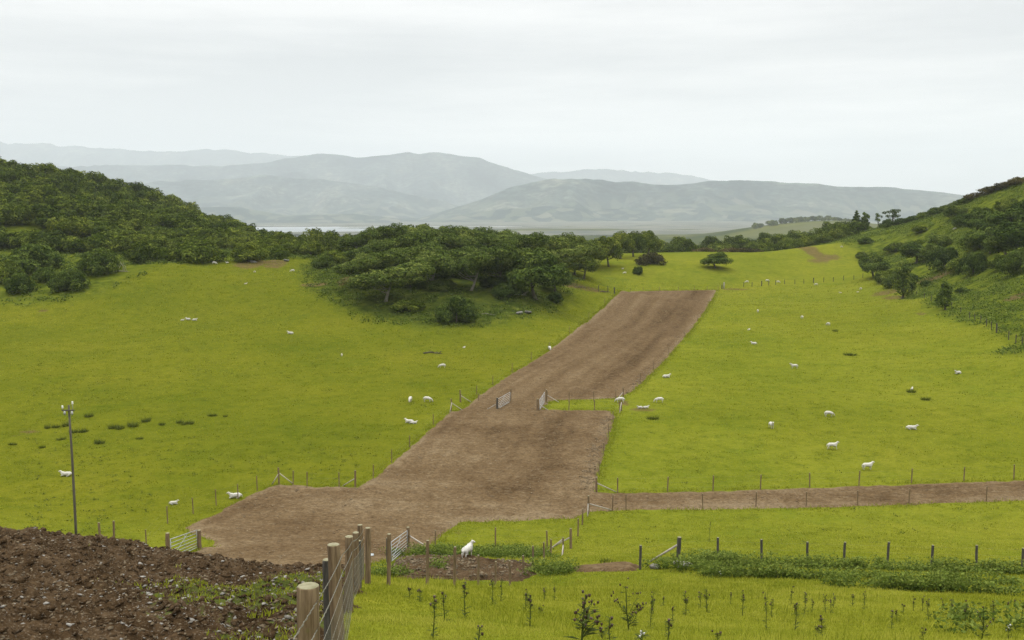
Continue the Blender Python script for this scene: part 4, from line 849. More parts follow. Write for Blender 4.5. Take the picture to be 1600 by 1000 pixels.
# ------------------------------------------------------------------ sheep
def skin(name, verts, edges, radii, matf):
    me = bpy.data.meshes.new(name); me.from_pydata(verts, edges, []); o = bpy.data.objects.new(name, me); col.objects.link(o)
    md = o.modifiers.new('skin', 'SKIN'); md.use_smooth_shade = True
    for i, r_ in enumerate(radii): me.skin_vertices[0].data[i].radius = (r_, r_) if not isinstance(r_, tuple) else r_; me.skin_vertices[0].data[i].use_root = (i == 1)
    sb = o.modifiers.new('sub', 'SUBSURF'); sb.levels = 2; sb.render_levels = 2
    dg = bpy.context.evaluated_depsgraph_get(); out = bpy.data.meshes.new_from_object(o.evaluated_get(dg)); out.name = name
    bpy.data.objects.remove(o); bpy.data.meshes.remove(me)
    out.materials.clear(); out.materials.append(m_fleece); out.materials.append(m_face)
    for p in out.polygons: p.material_index = matf(p.center); p.use_smooth = True
    return out
def sheep_mesh(pose):
    lie = pose == 'lie'; dz = -0.30 if lie else 0.0
    Vv = [(-.44, 0, .62 + dz), (-.12, 0, .60 + dz), (.20, 0, .59 + dz), (.42, 0, .63 + dz)]; Rr = [.19, .245, .245, .20]; E = [(0, 1), (1, 2), (2, 3)]
    def ch(start, pts):
        k = start
        for q, r_ in pts: Vv.append(q); Rr.append(r_); E.append((k, len(Vv) - 1)); k = len(Vv) - 1
        return k
    if pose == 'graze': hk = ch(3, [((.60, 0, .50), .125), ((.73, 0, .30), .085), ((.80, 0, .20), .075), ((.86, 0, .07), .045)])
    elif pose == 'look': hk = ch(3, [((.56, -.02, .80), .125), ((.62, -.07, .97), .085), ((.64, -.17, .98), .075), ((.65, -.32, .91), .045)])
    else: hk = ch(3, [((.58, 0, .78 + dz), .125), ((.66, 0, .93 + dz), .085), ((.76, 0, .93 + dz), .075), ((.90, 0, .85 + dz), .045)])
    hb = hk - 2
    b0 = Vv[hb]
    for s in (-1, 1): ch(hb, [((b0[0] - .01 + (s * .08 if pose == 'look' else 0), b0[1] + s * (.04 if pose == 'look' else .09), b0[2] + .05), .03), ((b0[0] - .03 + (s * .17 if pose == 'look' else 0), b0[1] + s * (.04 if pose == 'look' else .19), b0[2] + .02), .018)])
    ch(0, [((-.62, 0, .60 + dz), .07), ((-.66, 0, .42 + dz), .04), ((-.65, 0, .32 + dz), .03)])
    for s in (-1, 1):
        if not lie:
            k = 0.06 * s if pose == 'walk' else 0.0
            ch(0, [((-.38 + k, s * .14, .42), .10), ((-.50 + k, s * .14, .27), .045), ((-.47 + k * 2.4, s * .14, .12), .034), ((-.44 + k * 2.6, s * .14, .02), .036)])
            ch(3, [((.38 - k, s * .13, .42), .085), ((.39 - k * 1.5, s * .13, .25), .042), ((.38 - k * 2.4, s * .13, .12), .033), ((.40 - k * 2.6, s * .13, .02), .036)])
        else:
            ch(0, [((-.34, s * .22, .17), .11), ((-.16, s * .27, .08), .05), ((-.02, s * .26, .05), .035)])
            ch(3, [((.44, s * .14, .16), .08), ((.62, s * .13, .07), .04), ((.52, s * .15, .04), .035)])
    hx, hz = Vv[hb][0], Vv[hb][2]
    def mf(c): return 1 if (c.z < 0.30 and not lie and c.x < 0.62) or (c.x > hx - 0.08 and abs(c.z - hz) < 0.32) else 0
    me = skin('sheep', Vv, E, Rr, mf)
    co = np.empty(len(me.vertices) * 3); me.vertices.foreach_get('co', co); co = co.reshape(-1, 3)
    body = (co[:, 0] < 0.56) & (co[:, 2] > (0.05 if lie else 0.33))
    lum = fbm(co[:, 0] * 14 + 30, co[:, 1] * 14 + co[:, 2] * 17 + 30, 2); co[body, 2] += 0.03 * lum[body]; co[body, 1] *= 1 + 0.16 * lum[body] + 0.06
    me.vertices.foreach_set('co', co.ravel()); me.update(); return me
SM = {p: sheep_mesh(p) for p in ('stand', 'graze', 'walk', 'lie', 'look')}
def sheep(px, py, pose, deg, label, lamb=False, s=None, p=None):
    o = obj('lamb' if lamb else 'sheep', SM[pose], None, p or hit(px, py)); o.rotation_euler = (0, 0, R(deg)); k = s or (random.uniform(.46, .52) if lamb else random.uniform(.72, .80))
    o.scale = (k, k, k); tag(o, label, 'lamb' if lamb else 'sheep', 'sheep and lambs in the pastures')
sp = gp(*pt(730, 877, 54)[:2]); sp = (sp[0], sp[1], sp[2] + 0.24)
for a in ((0, 0, 'look', 66, 'nearest sheep, standing on the soil path among nettles', False, 0.80, sp),
    (104, 744, 'lie', 185, 'white sheep lying just left of the utility pole'), (285, 501, 'lie', 20, 'small lamb at the left of three lying on the upper left field', True), (294, 500, 'lie', 170, 'middle sheep of three lying on the upper left field'), (304, 501, 'lie', 5, 'right sheep of three lying on the upper left field'),
    (454, 522, 'lie', 170, 'white sheep lying alone in the middle of the left field'), (534, 557, 'stand', 100, 'small lamb alone well left of the fallen branch', True), (725, 544, 'lie', 60, 'lamb lying above and right of the fallen branch', True),
    (691, 575, 'graze', 185, 'white sheep grazing just below the fallen branch'), (641, 628, 'graze', 265, 'sheep seen from behind, left of the grazing pair', False), (668, 628, 'graze', 350, 'sheep grazing side on, right of the pair in the left field'),
    (640, 661, 'lie', 165, 'sheep resting below the grazing pair'), (647, 662, 'lie', 20, 'lamb lying against the resting sheep below the pair', True), (335, 413, 'graze', 10, 'sheep grazing at the top edge of the left field by the bushes'),
    (355, 412, 'stand', 200, 'lamb near the sheep at the top edge of the left field', True), (384, 444, 'lie', 30, 'lamb lying below the stony ground of the left field', True), (398, 426, 'graze', 150, 'lamb grazing just under the stony ground', True),
    (457, 425, 'graze', 195, 'sheep grazing right of the stony ground near the grove'), (271, 788, 'lie', 10, 'lamb lying beside a thin post near the left fence', True), (368, 778, 'lie', 200, 'sheep lying against the fence left of the brown strip'),
    (859, 547, 'graze', 280, 'sheep beside the left edge of the upper brown field'), (969, 629, 'graze', 170, 'sheep at the corner post right of the green strip'), (1000, 638, 'lie', 200, 'left lamb of two lying right of the corner post', True), (1009, 638, 'lie', 10, 'right lamb of two lying right of the corner post', True),
    (1030, 629, 'graze', 175, 'sheep grazing right of the two lying lambs'), (1041, 590, 'lie', 10, 'sheep lying right of the upper brown field'), (1184, 488, 'graze', 80, 'rear view of a sheep at the upper left of the right field'), (1253, 498, 'graze', 95, 'rear view of a sheep in the top middle of the right field'),
    (1294, 509, 'graze', 110, 'rear view of a sheep, rightmost of three atop the right field'), (1170, 516, 'lie', 40, 'tiny lamb lying above the resting sheep of the upper right field', True), (1178, 538, 'lie', 160, 'sheep resting left of centre in the right field'),
    (1241, 576, 'stand', 180, 'sheep side on in the middle of the right field'), (1497, 584, 'lie', 200, 'sheep lying at the far right of the right field'), (1425, 609, 'lie', 60, 'small lamb lying in the tuft of rushes in the right field', True), (1295, 651, 'graze', 5, 'sheep grazing low in the middle of the right field'),
    (1205, 669, 'stand', 275, 'sheep facing the camera in the right field'), (1424, 671, 'lie', 340, 'sheep resting with head up on the right side of the right field'), (1300, 702, 'walk', 0, 'sheep walking to the right in the lower right field'), (1355, 734, 'stand', 8, 'sheep with raised head just above the fence of the narrow track'),
    (1167, 442, 'graze', 180, 'leftmost of three sheep behind the far fence'), (1199, 440, 'graze', 5, 'middle of three sheep behind the far fence'), (1216, 442, 'graze', 10, 'rightmost of three sheep behind the far fence'), (1275, 446, 'graze', 150, 'sheep standing at the far fence by a thick post'),
    (1345, 453, 'graze', 100, 'sheep near the dark tree at the fence end'), (1340, 457, 'lie', 10, 'lamb lying beside the sheep near the dark tree', True), (1313, 458, 'lie', 160, 'lamb lying left of the pair near the dark tree', True), (976, 428, 'graze', 190, 'sheep on the far pasture below the dark pointed bush'),
    (973, 421, 'stand', 20, 'lamb above the sheep on the far pasture', True), (1360, 359, 'graze', 10, 'sheep high on the right hill near the skyline trees'), (1323, 364, 'graze', 170, 'sheep at the foot of the skyline conifer'), (1315, 387, 'graze', 30, 'sheep at the top right corner of the far pasture'),
    (1492, 359, 'graze', 180, 'sheep in the open rough grass high on the right hill'), (1559, 385, 'graze', 20, 'sheep by the large dark trees on the right hill')): sheep(*a)

# ------------------------------------------------------------------ grass, weeds, rushes, stones
def blades(P, hgt, wid, lean=0.5, up=0.9):
    n = len(P); a = rng.uniform(0, 6.283, n); d = np.stack([np.cos(a), np.sin(a), 0 * a], 1); s = np.stack([-np.sin(a), np.cos(a), 0 * a], 1)
    h = np.broadcast_to(hgt, (n,))[:, None]; w_ = np.broadcast_to(wid, (n,))[:, None]
    tip = P + d * h * lean * rng.random((n, 1)) + np.array([0, 0, 1]) * h * up
    V = np.stack([P - s * w_, P + s * w_, tip], 1).reshape(-1, 3); return V, np.arange(3 * n).reshape(-1, 3)
def bare(x, y): return np.maximum.reduce([poly_sd(x, y, TRACK), poly_sd(x, y, DIRT), poly_sd(x, y, BANK), poly_sd(x, y, PATH)])
def field_pts(n, y0, y1, u0, u1, power=1.0):
    # even cover on the ground, thinner with distance
    y = (rng.random(n) * (y1 ** power - y0 ** power) + y0 ** power) ** (1 / power); u = rng.uniform(u0, u1, n); x = u * y; return x, y
x, y = field_pts(330000, 9, 80, -0.20, 0.60, 0.9); k = (bare(x, y) < -0.05) & (rng.random(len(x)) < 1 - sstep(44, 80, y)); x, y = x[k], y[k]
cl = fbm(x / 0.8, y / 0.8, 3); hgt = (0.045 + 0.0007 * y) * (0.5 + 1.2 * rng.random(len(x)) ** 2) * (1 + 0.9 * cl) * (1 + 0.8 * sstep(0.1, 0.5, fbm(x / 2.6, y / 2.6, 3)))
V, T = blades(np.stack([x, y, ground(x, y) - 0.01], 1), hgt, 0.0055 + 0.00040 * y, 0.9)
tint = np.clip(0.5 + 0.7 * cl + 0.16 * rng.standard_normal(len(x)) + 0.5 * fbm(x / 5, y / 5, 3), 0, 1)
x2, y2 = field_pts(300000, 60, 285, -0.56, 0.56, 0.6); k = bare(x2, y2) < -0.25; x2, y2 = x2[k], y2[k]
rg = np.interp(y2, [0, 1], [0, 0])
cl2 = fbm(x2 / 1.6, y2 / 1.6, 3)
V2, T2 = blades(np.stack([x2, y2, ground(x2, y2) - 0.01], 1), (0.035 + 0.0004 * y2) * (0.6 + 0.9 * rng.random(len(x2))) * (1 + 1.3 * np.clip(cl2, -0.4, 1)), 0.03 + 0.00034 * y2, 0.9, 0.7)
ls2 = 1 - sstep(-4, 4, lineside(x2, y2, [hit(*q)[:2] for q in ((300, 830), (600, 745), (700, 650), (800, 585), (900, 515), (960, 460))] + [(20, 300), (20, 20)]))
tint2 = np.clip(0.52 - 0.22 * ls2 - 0.85 * cl2 + 0.2 * rng.standard_normal(len(x2)) + 0.35 * fbm(x2 / 14, y2 / 14, 3), 0, 1)
# rough hillside keeps its own ground cover
keep2 = (lineside(x2, y2, foot) + 6 * fbm(x2 / 14, y2 / 14, 4) < 0) & (poly_sd(x2, y2, mound) < 1) & (poly_sd(x2, y2, wood) < 1)
kk = np.repeat(keep2, 3); T2 = np.arange(int(keep2.sum()) * 3).reshape(-1, 3); V2 = V2[kk]; tint2 = tint2[keep2]
# long bent stems and seed grass in the front
nl_ = 16000; y5 = rng.uniform(11, 46, nl_); x5 = rng.uniform(-0.2, 0.6, nl_) * y5; k = (bare(x5, y5) < -0.1) & (fbm(x5 / 2.4 + 5, y5 / 2.4, 3) > 0.02); x5, y5 = x5[k], y5[k]
V5, T5 = blades(np.stack([x5, y5, ground(x5, y5)], 1), 0.16 + 0.26 * rng.random(len(x5)) ** 1.5, 0.004 + 0.00022 * y5, 1.1, 0.85)
tint5 = np.clip(0.30 + 0.35 * rng.standard_normal(len(x5)), 0, 1)
# ranker grass along the margins of the cultivated strip
_P = np.array(TRACK); _L = np.linalg.norm(np.roll(_P, -1, 0) - _P, axis=1); pk = rng.choice(len(_P), 42000, p=_L / _L.sum()); f_ = rng.random((42000, 1)); xy = _P[pk] * (1 - f_) + np.roll(_P, -1, 0)[pk] * f_ + rng.normal(0, 0.45, (42000, 2))
x4, y4 = xy[:, 0], xy[:, 1]; sdm = poly_sd(x4, y4, TRACK); k = (sdm < 0.35) & (poly_sd(x4, y4, DIRT) < 0) & (fbm(x4 / 1.5, y4 / 1.5, 3) > -0.25) & ((sdm < 0) | (rng.random(42000) < 0.35)); x4, y4 = x4[k], y4[k]
V4, T4 = blades(np.stack([x4, y4, ground(x4, y4) + 0.02], 1), 0.09 + 0.16 * rng.random(len(x4)) ** 2, 0.018 + 0.0002 * y4, 0.9)
tint4 = np.clip(0.22 + 0.2 * rng.standard_normal(len(x4)), 0, 1)
# grass coming through the turned earth
x3 = rng.uniform(-14, -1.6, 60000); y3 = rng.uniform(9, 33, 60000); ms = moss(x3, y3, 0) + 0.9 * fbm(x3 / 0.9, y3 / 0.9, 4); k = (ms > 0.55) & (poly_sd(x3, y3, DIRT) > 0); x3, y3 = x3[k], y3[k]
V3, T3 = blades(np.stack([x3, y3, ground(x3, y3) + 0.24 + 0.3 * (np.clip(fbm(x3 / 0.75, y3 / 0.75, 4, 0.6), -0.2, 1) + 0.7 * fbm(x3 / 3.1 + 9, y3 / 3.1, 2))], 1), 0.05 + 0.06 * rng.random(len(x3)), 0.012, 0.9)
tint3 = np.clip(0.3 + 0.2 * rng.standard_normal(len(x3)), 0, 1)
V = np.vstack([V, V2, V3, V4, V5]); T = np.arange(len(V)).reshape(-1, 3); tint = np.concatenate([tint, tint2, tint3, tint4, tint5])
tag(obj('grass', mesh_np('grass', V, T, [m_grass], {'tint': np.repeat(tint, 3)})), kind='stuff')

def clumps(name, x, y, hgt, spread, nl, size, mat, seed=1):
    """leafy stems massed together: every clump a column of leaf sprays"""
    n = len(x); X = np.repeat(x, nl) + rng.normal(0, 1, n * nl) * np.repeat(np.broadcast_to(spread, (n,)), nl); Y = np.repeat(y, nl) + rng.normal(0, 1, n * nl) * np.repeat(np.broadcast_to(spread, (n,)), nl)
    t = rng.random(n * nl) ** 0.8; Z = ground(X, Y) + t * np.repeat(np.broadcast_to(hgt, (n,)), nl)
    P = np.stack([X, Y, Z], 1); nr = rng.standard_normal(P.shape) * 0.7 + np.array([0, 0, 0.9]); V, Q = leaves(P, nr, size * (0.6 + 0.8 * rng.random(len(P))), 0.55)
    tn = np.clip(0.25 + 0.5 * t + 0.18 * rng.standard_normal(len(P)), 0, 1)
    return tag(obj(name, mesh_np(name, V, Q, [mat], {'tint': np.repeat(tn, 4)})), kind='stuff')
def ribbon(pxs, n, ymin=30, jit=0.8):
    L = np.array([hit(*q, ymin)[:2] for q in pxs]); t = rng.random(n) * (len(L) - 1); i = t.astype(int); f = (t - i)[:, None]; P = L[i] * (1 - f) + L[np.minimum(i + 1, len(L) - 1)] * f + rng.normal(0, jit, (n, 2)); return P[:, 0], P[:, 1]
parts_ = [ribbon([(1100, 885), (1150, 884), (1300, 888), (1450, 892), (1600, 897)], 190, 40, 0.45), ribbon([(1110, 900), (1200, 902), (1400, 908), (1610, 916)], 110, 36, 0.5), ribbon([(1290, 915), (1400, 921), (1500, 926), (1610, 930)], 60, 30, 0.4),
          ribbon([(1095, 880), (1130, 882)], 50, 40, 0.7), ribbon([(1020, 886), (1060, 892), (1080, 890)], 18, 38, 0.5), ribbon([(640, 868), (690, 866), (740, 868), (830, 872)], 130, 45, 0.8), ribbon([(770, 868), (812, 866), (830, 868)], 60, 45, 0.7), ribbon([(590, 900), (615, 902)], 24, 22, 0.5), ribbon([(690, 890), (715, 890)], 20, 40, 0.5), ribbon([(845, 892), (875, 893)], 30, 40, 0.6), ribbon([(1500, 990), (1560, 960), (1600, 985)], 12, 15, 0.5)]
nx_ = np.concatenate([q[0] for q in parts_]); ny_ = np.concatenate([q[1] for q in parts_]); kk = (ny_ > 15) & ~((np.abs(nx_ - sp[0]) < 1.0) & (ny_ < sp[1] + 0.8) & (ny_ > sp[1] - 9)); nx_, ny_ = nx_[kk], ny_[kk]
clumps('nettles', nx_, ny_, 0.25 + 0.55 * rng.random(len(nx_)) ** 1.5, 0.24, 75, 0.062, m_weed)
# bracken and rough growth over the right hill and the mound under the grove
x = rng.uniform(40, 190, 26000); y = rng.uniform(130, 420, 26000); k = (lineside(x, y, foot) + 6 * fbm(x / 14, y / 14, 4) > 1) & (fbm(x / 10, y / 10, 4) > -0.18) & (x < 0.62 * y); x, y = x[k][:9000], y[k][:9000]
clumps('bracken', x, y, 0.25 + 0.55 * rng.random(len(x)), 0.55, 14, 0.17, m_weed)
x = rng.uniform(-65, 25, 9000); y = rng.uniform(170, 330, 9000); k = (poly_sd(x, y, mound) + 4 * fbm(x / 8, y / 8, 3) > -1) & (fbm(x / 6, y / 6, 4) > -0.12); x, y = x[k][:4200], y[k][:4200]
clumps('undergrowth', x, y, 0.2 + 0.5 * rng.random(len(x)), 0.5, 12, 0.17, m_leaf_dark)
x = rng.uniform(-140, -40, 9000); y = rng.uniform(195, 300, 9000); k = (poly_sd(x, y, wood) > -2) & (fbm(x / 8, y / 8, 4) > -0.1); x, y = x[k][:2500], y[k][:2500]
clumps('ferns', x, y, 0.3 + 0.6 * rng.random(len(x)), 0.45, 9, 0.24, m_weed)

# rush clumps
def tuft_mesh(n, h, rad):
    a = rng.uniform(0, 6.28, n); q = np.sqrt(rng.random(n)) * rad; P = np.stack([np.cos(a) * q, np.sin(a) * q, 0 * a - 0.03], 1)
    V, T = blades(P, h * (0.35 + 0.9 * rng.random(n) ** 1.5), 0.016, 0.55); c0 = V[2::3]; V[2::3] = c0 + np.stack([np.cos(a), np.sin(a), 0 * a], 1) * (q[:, None] * 0.7)
    return mesh_np('rush_clump', V, T, [m_rush], {'tint': np.repeat(np.clip(0.4 + 0.25 * rng.standard_normal(n), 0, 1), 3)})
TM = [tuft_mesh(260, 0.55, 0.42) for _ in range(4)]
RL = [(74, 669, 1.0), (87, 668, .9), (103, 665, 1.3), (114, 676, .9), (130, 675, .9), (139, 651, 1.2), (96, 687, .8), (155, 693, 1.2), (178, 669, 1.2), (188, 670, 1.2), (208, 666, 1.4), (228, 659, 1.2), (253, 664, .8), (281, 661, .9), (289, 663, .9), (297, 662, .9), (218, 686, .6), (332, 650, .8), (352, 651, .6), (66, 700, .7), (20, 695, .8)]
for i, (px, py, s) in enumerate(sorted(RL)):
    o = obj('rush_clump', TM[i % 4], None, hit(px, py)); o.scale = (s * random.uniform(0.8, 1.25), s * random.uniform(0.6, 0.9), s * random.uniform(0.7, 1.0)); o.rotation_euler = (0, 0, i); tag(o, 'dark low rush clump in the left field, %s from the left' % ORD[i], 'rush clump', 'rush clumps in the fields')
for i, (px, py, s, lab) in enumerate(((1328, 555, 2.2, 'widest dark rush clump in the right field'), (1424, 613, 1.3, 'rush clump holding a lamb in the right field'), (1446, 625, 1.3, 'rush clump right of the one holding a lamb'), (1305, 518, 1.2, 'pale rush clump near the top of the right field'), (948, 880, .8, 'small dark rush tuft above the gravel path'), (1400, 460, 1.0, 'rush tuft at the foot of the tall narrow tree'), (1020, 655, 1.5, 'flat rush patch below the two lying lambs'))):
    o = obj('rush_clump', TM[i % 4], None, hit(px, py)); o.scale = (s * 0.85, s * 0.7, min(s, 1.2) * 0.8); tag(o, lab, 'rush clump', 'rush clumps in the fields')
# stray weeds in the pastures (left side mostly)
x, y = field_pts(4500, 62, 235, -0.50, 0.5, 0.8); k = (bare(x, y) < -1) & ((x < -6) | (rng.random(4500) < 0.14)) & (fbm(x / 18, y / 18, 3) > -0.12); x, y = x[k], y[k]
clumps('pasture_weeds', x, y, 0.08 + 0.3 * rng.random(len(x)) ** 2.5, 0.14, 10, 0.065, m_rush)

# thistles and docks in the front grass
def thistle(px, py, hpx, bushy=0, label='', white=False, Y=None):
    p = np.array(hit(px, py, 12)) if Y is None else np.array(gp(*pt(px, py, Y)[:2])); d = p[1]; h = hpx / F * d * 1.02
    o = empty('thistle' if not white else 'white_flowered_weed', p); mb = MB(); hd = MB(); Lp = []; Ln = []
    def stem(a, c_, r0):
        m_ = (a + c_) / 2 + rng.normal(0, 0.03 * h, 3); mb.tube([a, m_, c_], [r0, r0 * 0.75, r0 * 0.45], 5, False); return m_
    top = np.array([rng.normal(0, 0.05 * h), rng.normal(0, 0.05 * h), h]); tips = [top]; z0 = np.array([0, 0, -0.03]); m_ = stem(z0, top, 0.009 + 0.0012 * bushy); pth = [(z0, m_), (m_, top)]
    for i in range(2 + bushy):
        t = rng.uniform(0.12, 0.5) if bushy > 2 else rng.uniform(0.5, 0.85); a = m_ * 2 * t if t < .5 else m_ + (top - m_) * (2 * t - 1); az = rng.uniform(0, 6.28); ln = h * (rng.uniform(0.32, 0.52) if bushy > 2 else rng.uniform(0.12, 0.24))
        e = a + np.array([math.cos(az) * ln * (0.28 + 0.06 * bushy), math.sin(az) * ln * (0.28 + 0.06 * bushy), ln * 0.85]); stem(a, e, 0.006); tips.append(e); pth.append((a, e))
    for a, c_ in pth:
        n = int(6 + 46 * np.linalg.norm(c_ - a)) if bushy < 3 else int(3 + 12 * np.linalg.norm(c_ - a))
        for k in range(n):
            t = rng.random(); q = a + (c_ - a) * t; az = rng.uniform(0, 6.28); dr = np.array([math.cos(az), math.sin(az), 0.35]); s = (0.045 if q[2] < 0.3 * h else 0.030) * (1.25 if bushy > 2 else 1) * (0.7 + 0.6 * rng.random()) * (1 + 0.1 * bushy); Lp.append(q + dr * s); Ln.append((dr, s))
    P = np.array(Lp); V = []
    for q, (dr, s) in zip(P, Ln):
        sd = np.cross(dr, (0, 0, 1)); sd = sd / (np.linalg.norm(sd) + 1e-9) * s * 0.22; V += [q - dr * s, q - sd, q + dr * s * 1.1 - np.array([0, 0, s * 0.3]), q + sd]
    tn = np.repeat(np.clip(0.45 + 0.25 * rng.standard_normal(len(P)), 0, 1), 4)
    lf = mesh_np('leaf', V, np.arange(len(V)).reshape(-1, 4), [m_thistle], {'tint': tn})
    mb.build('stem', [m_thistle], o, True); q = obj('leaf', lf, o); q.name = 'foliage'
    for e in tips:
        for k in range(1 + (bushy > 3) * 3):
            c_ = e + rng.normal(0, 0.022, 3) * (1 + (k > 0)); r_ = rng.uniform(0.012, 0.020) * (1 if not white else 0.8)
            hd = MB(); hd.tube([c_ - (0, 0, r_ * 1.0), c_ - (0, 0, r_ * 0.3), c_ + (0, 0, r_ * 0.4), c_ + (0, 0, r_ * 1.0)], [r_ * 0.4, r_, r_ * 0.8, r_ * 1.15], 7, True, rng.uniform(0.1, 0.9))
            hd.build('flower_head', [m_head if not white else m_white_flower], o, True)
    tag(o, label, 'thistle' if not white else 'weed', 'thistles in the front grass' if not white else 'white flowered weeds'); return o
TL = [(676, 1000, 75, 0), (695, 970, 50, 0), (727, 968, 62, 1), (770, 945, 42, 1), (782, 940, 38, 0), (822, 955, 34, 1), (828, 980, 50, 1), (845, 962, 14, 0), (849, 940, 24, 1), (866, 938, 20, 0), (747, 1004, 26, 0), (656, 940, 18, 0), (640, 935, 16, 0),
      (1016, 982, 48, 1), (1021, 960, 36, 0), (1037, 950, 18, 0), (1050, 972, 24, 0), (1072, 962, 38, 2), (1094, 950, 26, 0), (1105, 957, 38, 2), (1141, 945, 18, 0), (1160, 962, 40, 1), (1197, 986, 62, 0), (1206, 965, 30, 0), (1236, 945, 30, 0), (1242, 985, 46, 2), (1043, 1002, 36, 1), (953, 1004, 40, 1), (1122, 1004, 16, 0), (941, 1006, 24, 0),
      (1257, 960, 36, 1), (1268, 956, 22, 0), (1290, 957, 28, 1), (1298, 958, 22, 0), (1302, 950, 22, 0), (1332, 946, 18, 1), (1283, 1000, 38, 2), (1276, 1003, 26, 1), (1350, 952, 28, 0), (1393, 983, 30, 0), (1401, 972, 18, 0), (1411, 958, 14, 0), (1427, 954, 22, 0), (1451, 968, 34, 1), (1442, 955, 24, 0), (1472, 956, 20, 0), (1486, 962, 26, 1), (1508, 987, 48, 1), (1534, 1000, 56, 3), (1552, 972, 36, 2), (1573, 962, 22, 0), (1585, 958, 22, 1), (1443, 1003, 24, 0), (1597, 975, 40, 2)]
for i, q in enumerate(sorted(TL)):
    side = 'near the netting fence' if q[0] < 700 else ('below the thin fence' if q[0] < 900 else ('left of mid front grass' if q[0] < 1150 else ('right of mid front grass' if q[0] < 1350 else 'by the lower right nettles')))
    j = i if i < 30 else len(TL) - 1 - i
    thistle(q[0], q[1], q[2], q[3], ('%s thistle %s, %s from %s' % ('bushy' if q[3] > 1 else ('tall thin' if q[2] > 34 else 'short'), side, ORD[j], 'left' if i < 30 else 'right')))
thistle(908, 1012, 88, 7, 'large branched brown-headed thistle at the bottom centre, the biggest of all')
thistle(983, 988, 72, 6, 'wide branching thistle with a leafy base right of the biggest one')
thistle(1109, 846, 30, 1, 'lone weed stalk in the green field above the old dark fence')
clumps_late = (983, 988)
thistle(1003, 1004, 20, 3, 'white flowered weed at the bottom beside the wide branching thistle', True)
thistle(1125, 905, 12, 1, 'small white flowered weed below the nettles', True); thistle(1575, 1000, 26, 2, 'white flowered weed in the lower right corner', True)

# stones and clods on the turned earth
def rocks(name, n, xs, ys, sizes, mat, lift=0.0, flat=0.6):
    V0 = np.array([(-1, 0, 0), (1, 0, 0), (0, -1, 0), (0, 1, 0), (0, 0, -1), (0, 0, 1), (.6, .6, .5), (-.6, .6, .45), (.6, -.6, .5), (-.6, -.6, .5)]); 
    T0 = np.array([(5, 6, 7), (5, 8, 6), (5, 9, 8), (5, 7, 9), (6, 1, 3), (6, 3, 7), (7, 3, 0), (7, 0, 9), (9, 0, 2), (9, 2, 8), (8, 2, 1), (8, 1, 6), (4, 3, 1), (4, 0, 3), (4, 2, 0), (4, 1, 2)])
    V = V0[None] * (1 + 0.28 * rng.standard_normal((n, 10, 3))) * sizes[:, None, None]; V[..., 2] *= flat; V[..., 0] *= rng.uniform(0.8, 1.5, (n, 1))
    a = rng.uniform(0, 6.28, n); c_, s_ = np.cos(a)[:, None], np.sin(a)[:, None]; X = V[..., 0] * c_ - V[..., 1] * s_; Y = V[..., 0] * s_ + V[..., 1] * c_
    lump = 0.19 + 0.30 * (fbm(xs / 0.75, ys / 0.75, 4, 0.6) + 0.7 * fbm(xs / 3.1 + 9, ys / 3.1, 2)) if lift else 0
    tl = rng.normal(0, 0.25, (n, 1)); Z = V[..., 2] + X * tl + (ground(xs, ys) + 0.05 + lump)[:, None]
    W_ = np.stack([X + xs[:, None], Y + ys[:, None], Z], -1).reshape(-1, 3); T = (T0[None] + 10 * np.arange(n)[:, None, None]).reshape(-1, 3)
    return tag(obj(name, mesh_np(name, W_, T, [mat])), kind='stuff')
def dirt_pts(n, p=1.0):
    y = (rng.random(n) * (47 ** p - 9 ** p) + 9 ** p) ** (1 / p); x = rng.uniform(-0.75, -0.08, n) * y; k = poly_sd(x, y, DIRT) > 0.2; return x[k], y[k]
x, y = dirt_pts(16000, 1.2); rocks('clods', len(x), x, y, (0.025 + 0.07 * rng.random(len(x)) ** 2.5) * (0.8 + 0.01 * y), m_dirt, 1, 0.7)
x, y = dirt_pts(34000, 1.2); mk = moss(x, y, 0); k = rng.random(len(x)) < 0.14 + 1.5 * mk; x, y = x[k], y[k]; rocks('stones', len(x), x, y, (0.010 + 0.045 * rng.random(len(x)) ** 3) * (0.75 + 0.012 * y), m_rock, 1, 0.45)
x, y = dirt_pts(22000, 1.2); rocks('soil_crumbs', len(x), x, y, (0.010 + 0.035 * rng.random(len(x)) ** 2) * (0.7 + 0.014 * y), m_crumb, 1, 0.6)
x = rng.uniform(-9, 3, 5000); y = rng.uniform(40, 58, 5000); k = poly_sd(x, y, BANK) > 0.2; rocks('bank_crumbs', int(k.sum()), x[k], y[k], 0.02 + 0.08 * rng.random(int(k.sum())) ** 2, m_crumb, 0, 0.6).location.z = 0.17
_e = [hit(*q, 50)[:2] for q in ((930, 768), (940, 720), (950, 690), (961, 652))] ; _q = np.array(_e); t = rng.random(900) * 3; i_ = t.astype(int); f_ = (t - i_)[:, None]; xy = _q[i_] * (1 - f_) + _q[i_ + 1] * f_ + np.stack([-0.9 + rng.normal(0, .4, 900), rng.normal(0, .4, 900)], 1)
rocks('edge_rubble', 900, xy[:, 0], xy[:, 1], 0.02 + 0.07 * rng.random(900) ** 2, m_crumb_warm, 0, 0.6).location.z = 0.08
_e = [hit(*q, 50)[:2] for q in ((1112, 468), (1076, 520), (1042, 560), (1012, 590), (985, 614))]; _q = np.array(_e); t = rng.random(500) * 4; i_ = t.astype(int); f_ = (t - i_)[:, None]; xy = _q[i_] * (1 - f_) + _q[i_ + 1] * f_ + np.stack([-0.8 + rng.normal(0, .5, 500), rng.normal(0, .5, 500)], 1)
rocks('edge_stones', 500, xy[:, 0], xy[:, 1], 0.03 + 0.09 * rng.random(500) ** 2, m_crumb_warm, 0, 0.6).location.z = 0.08
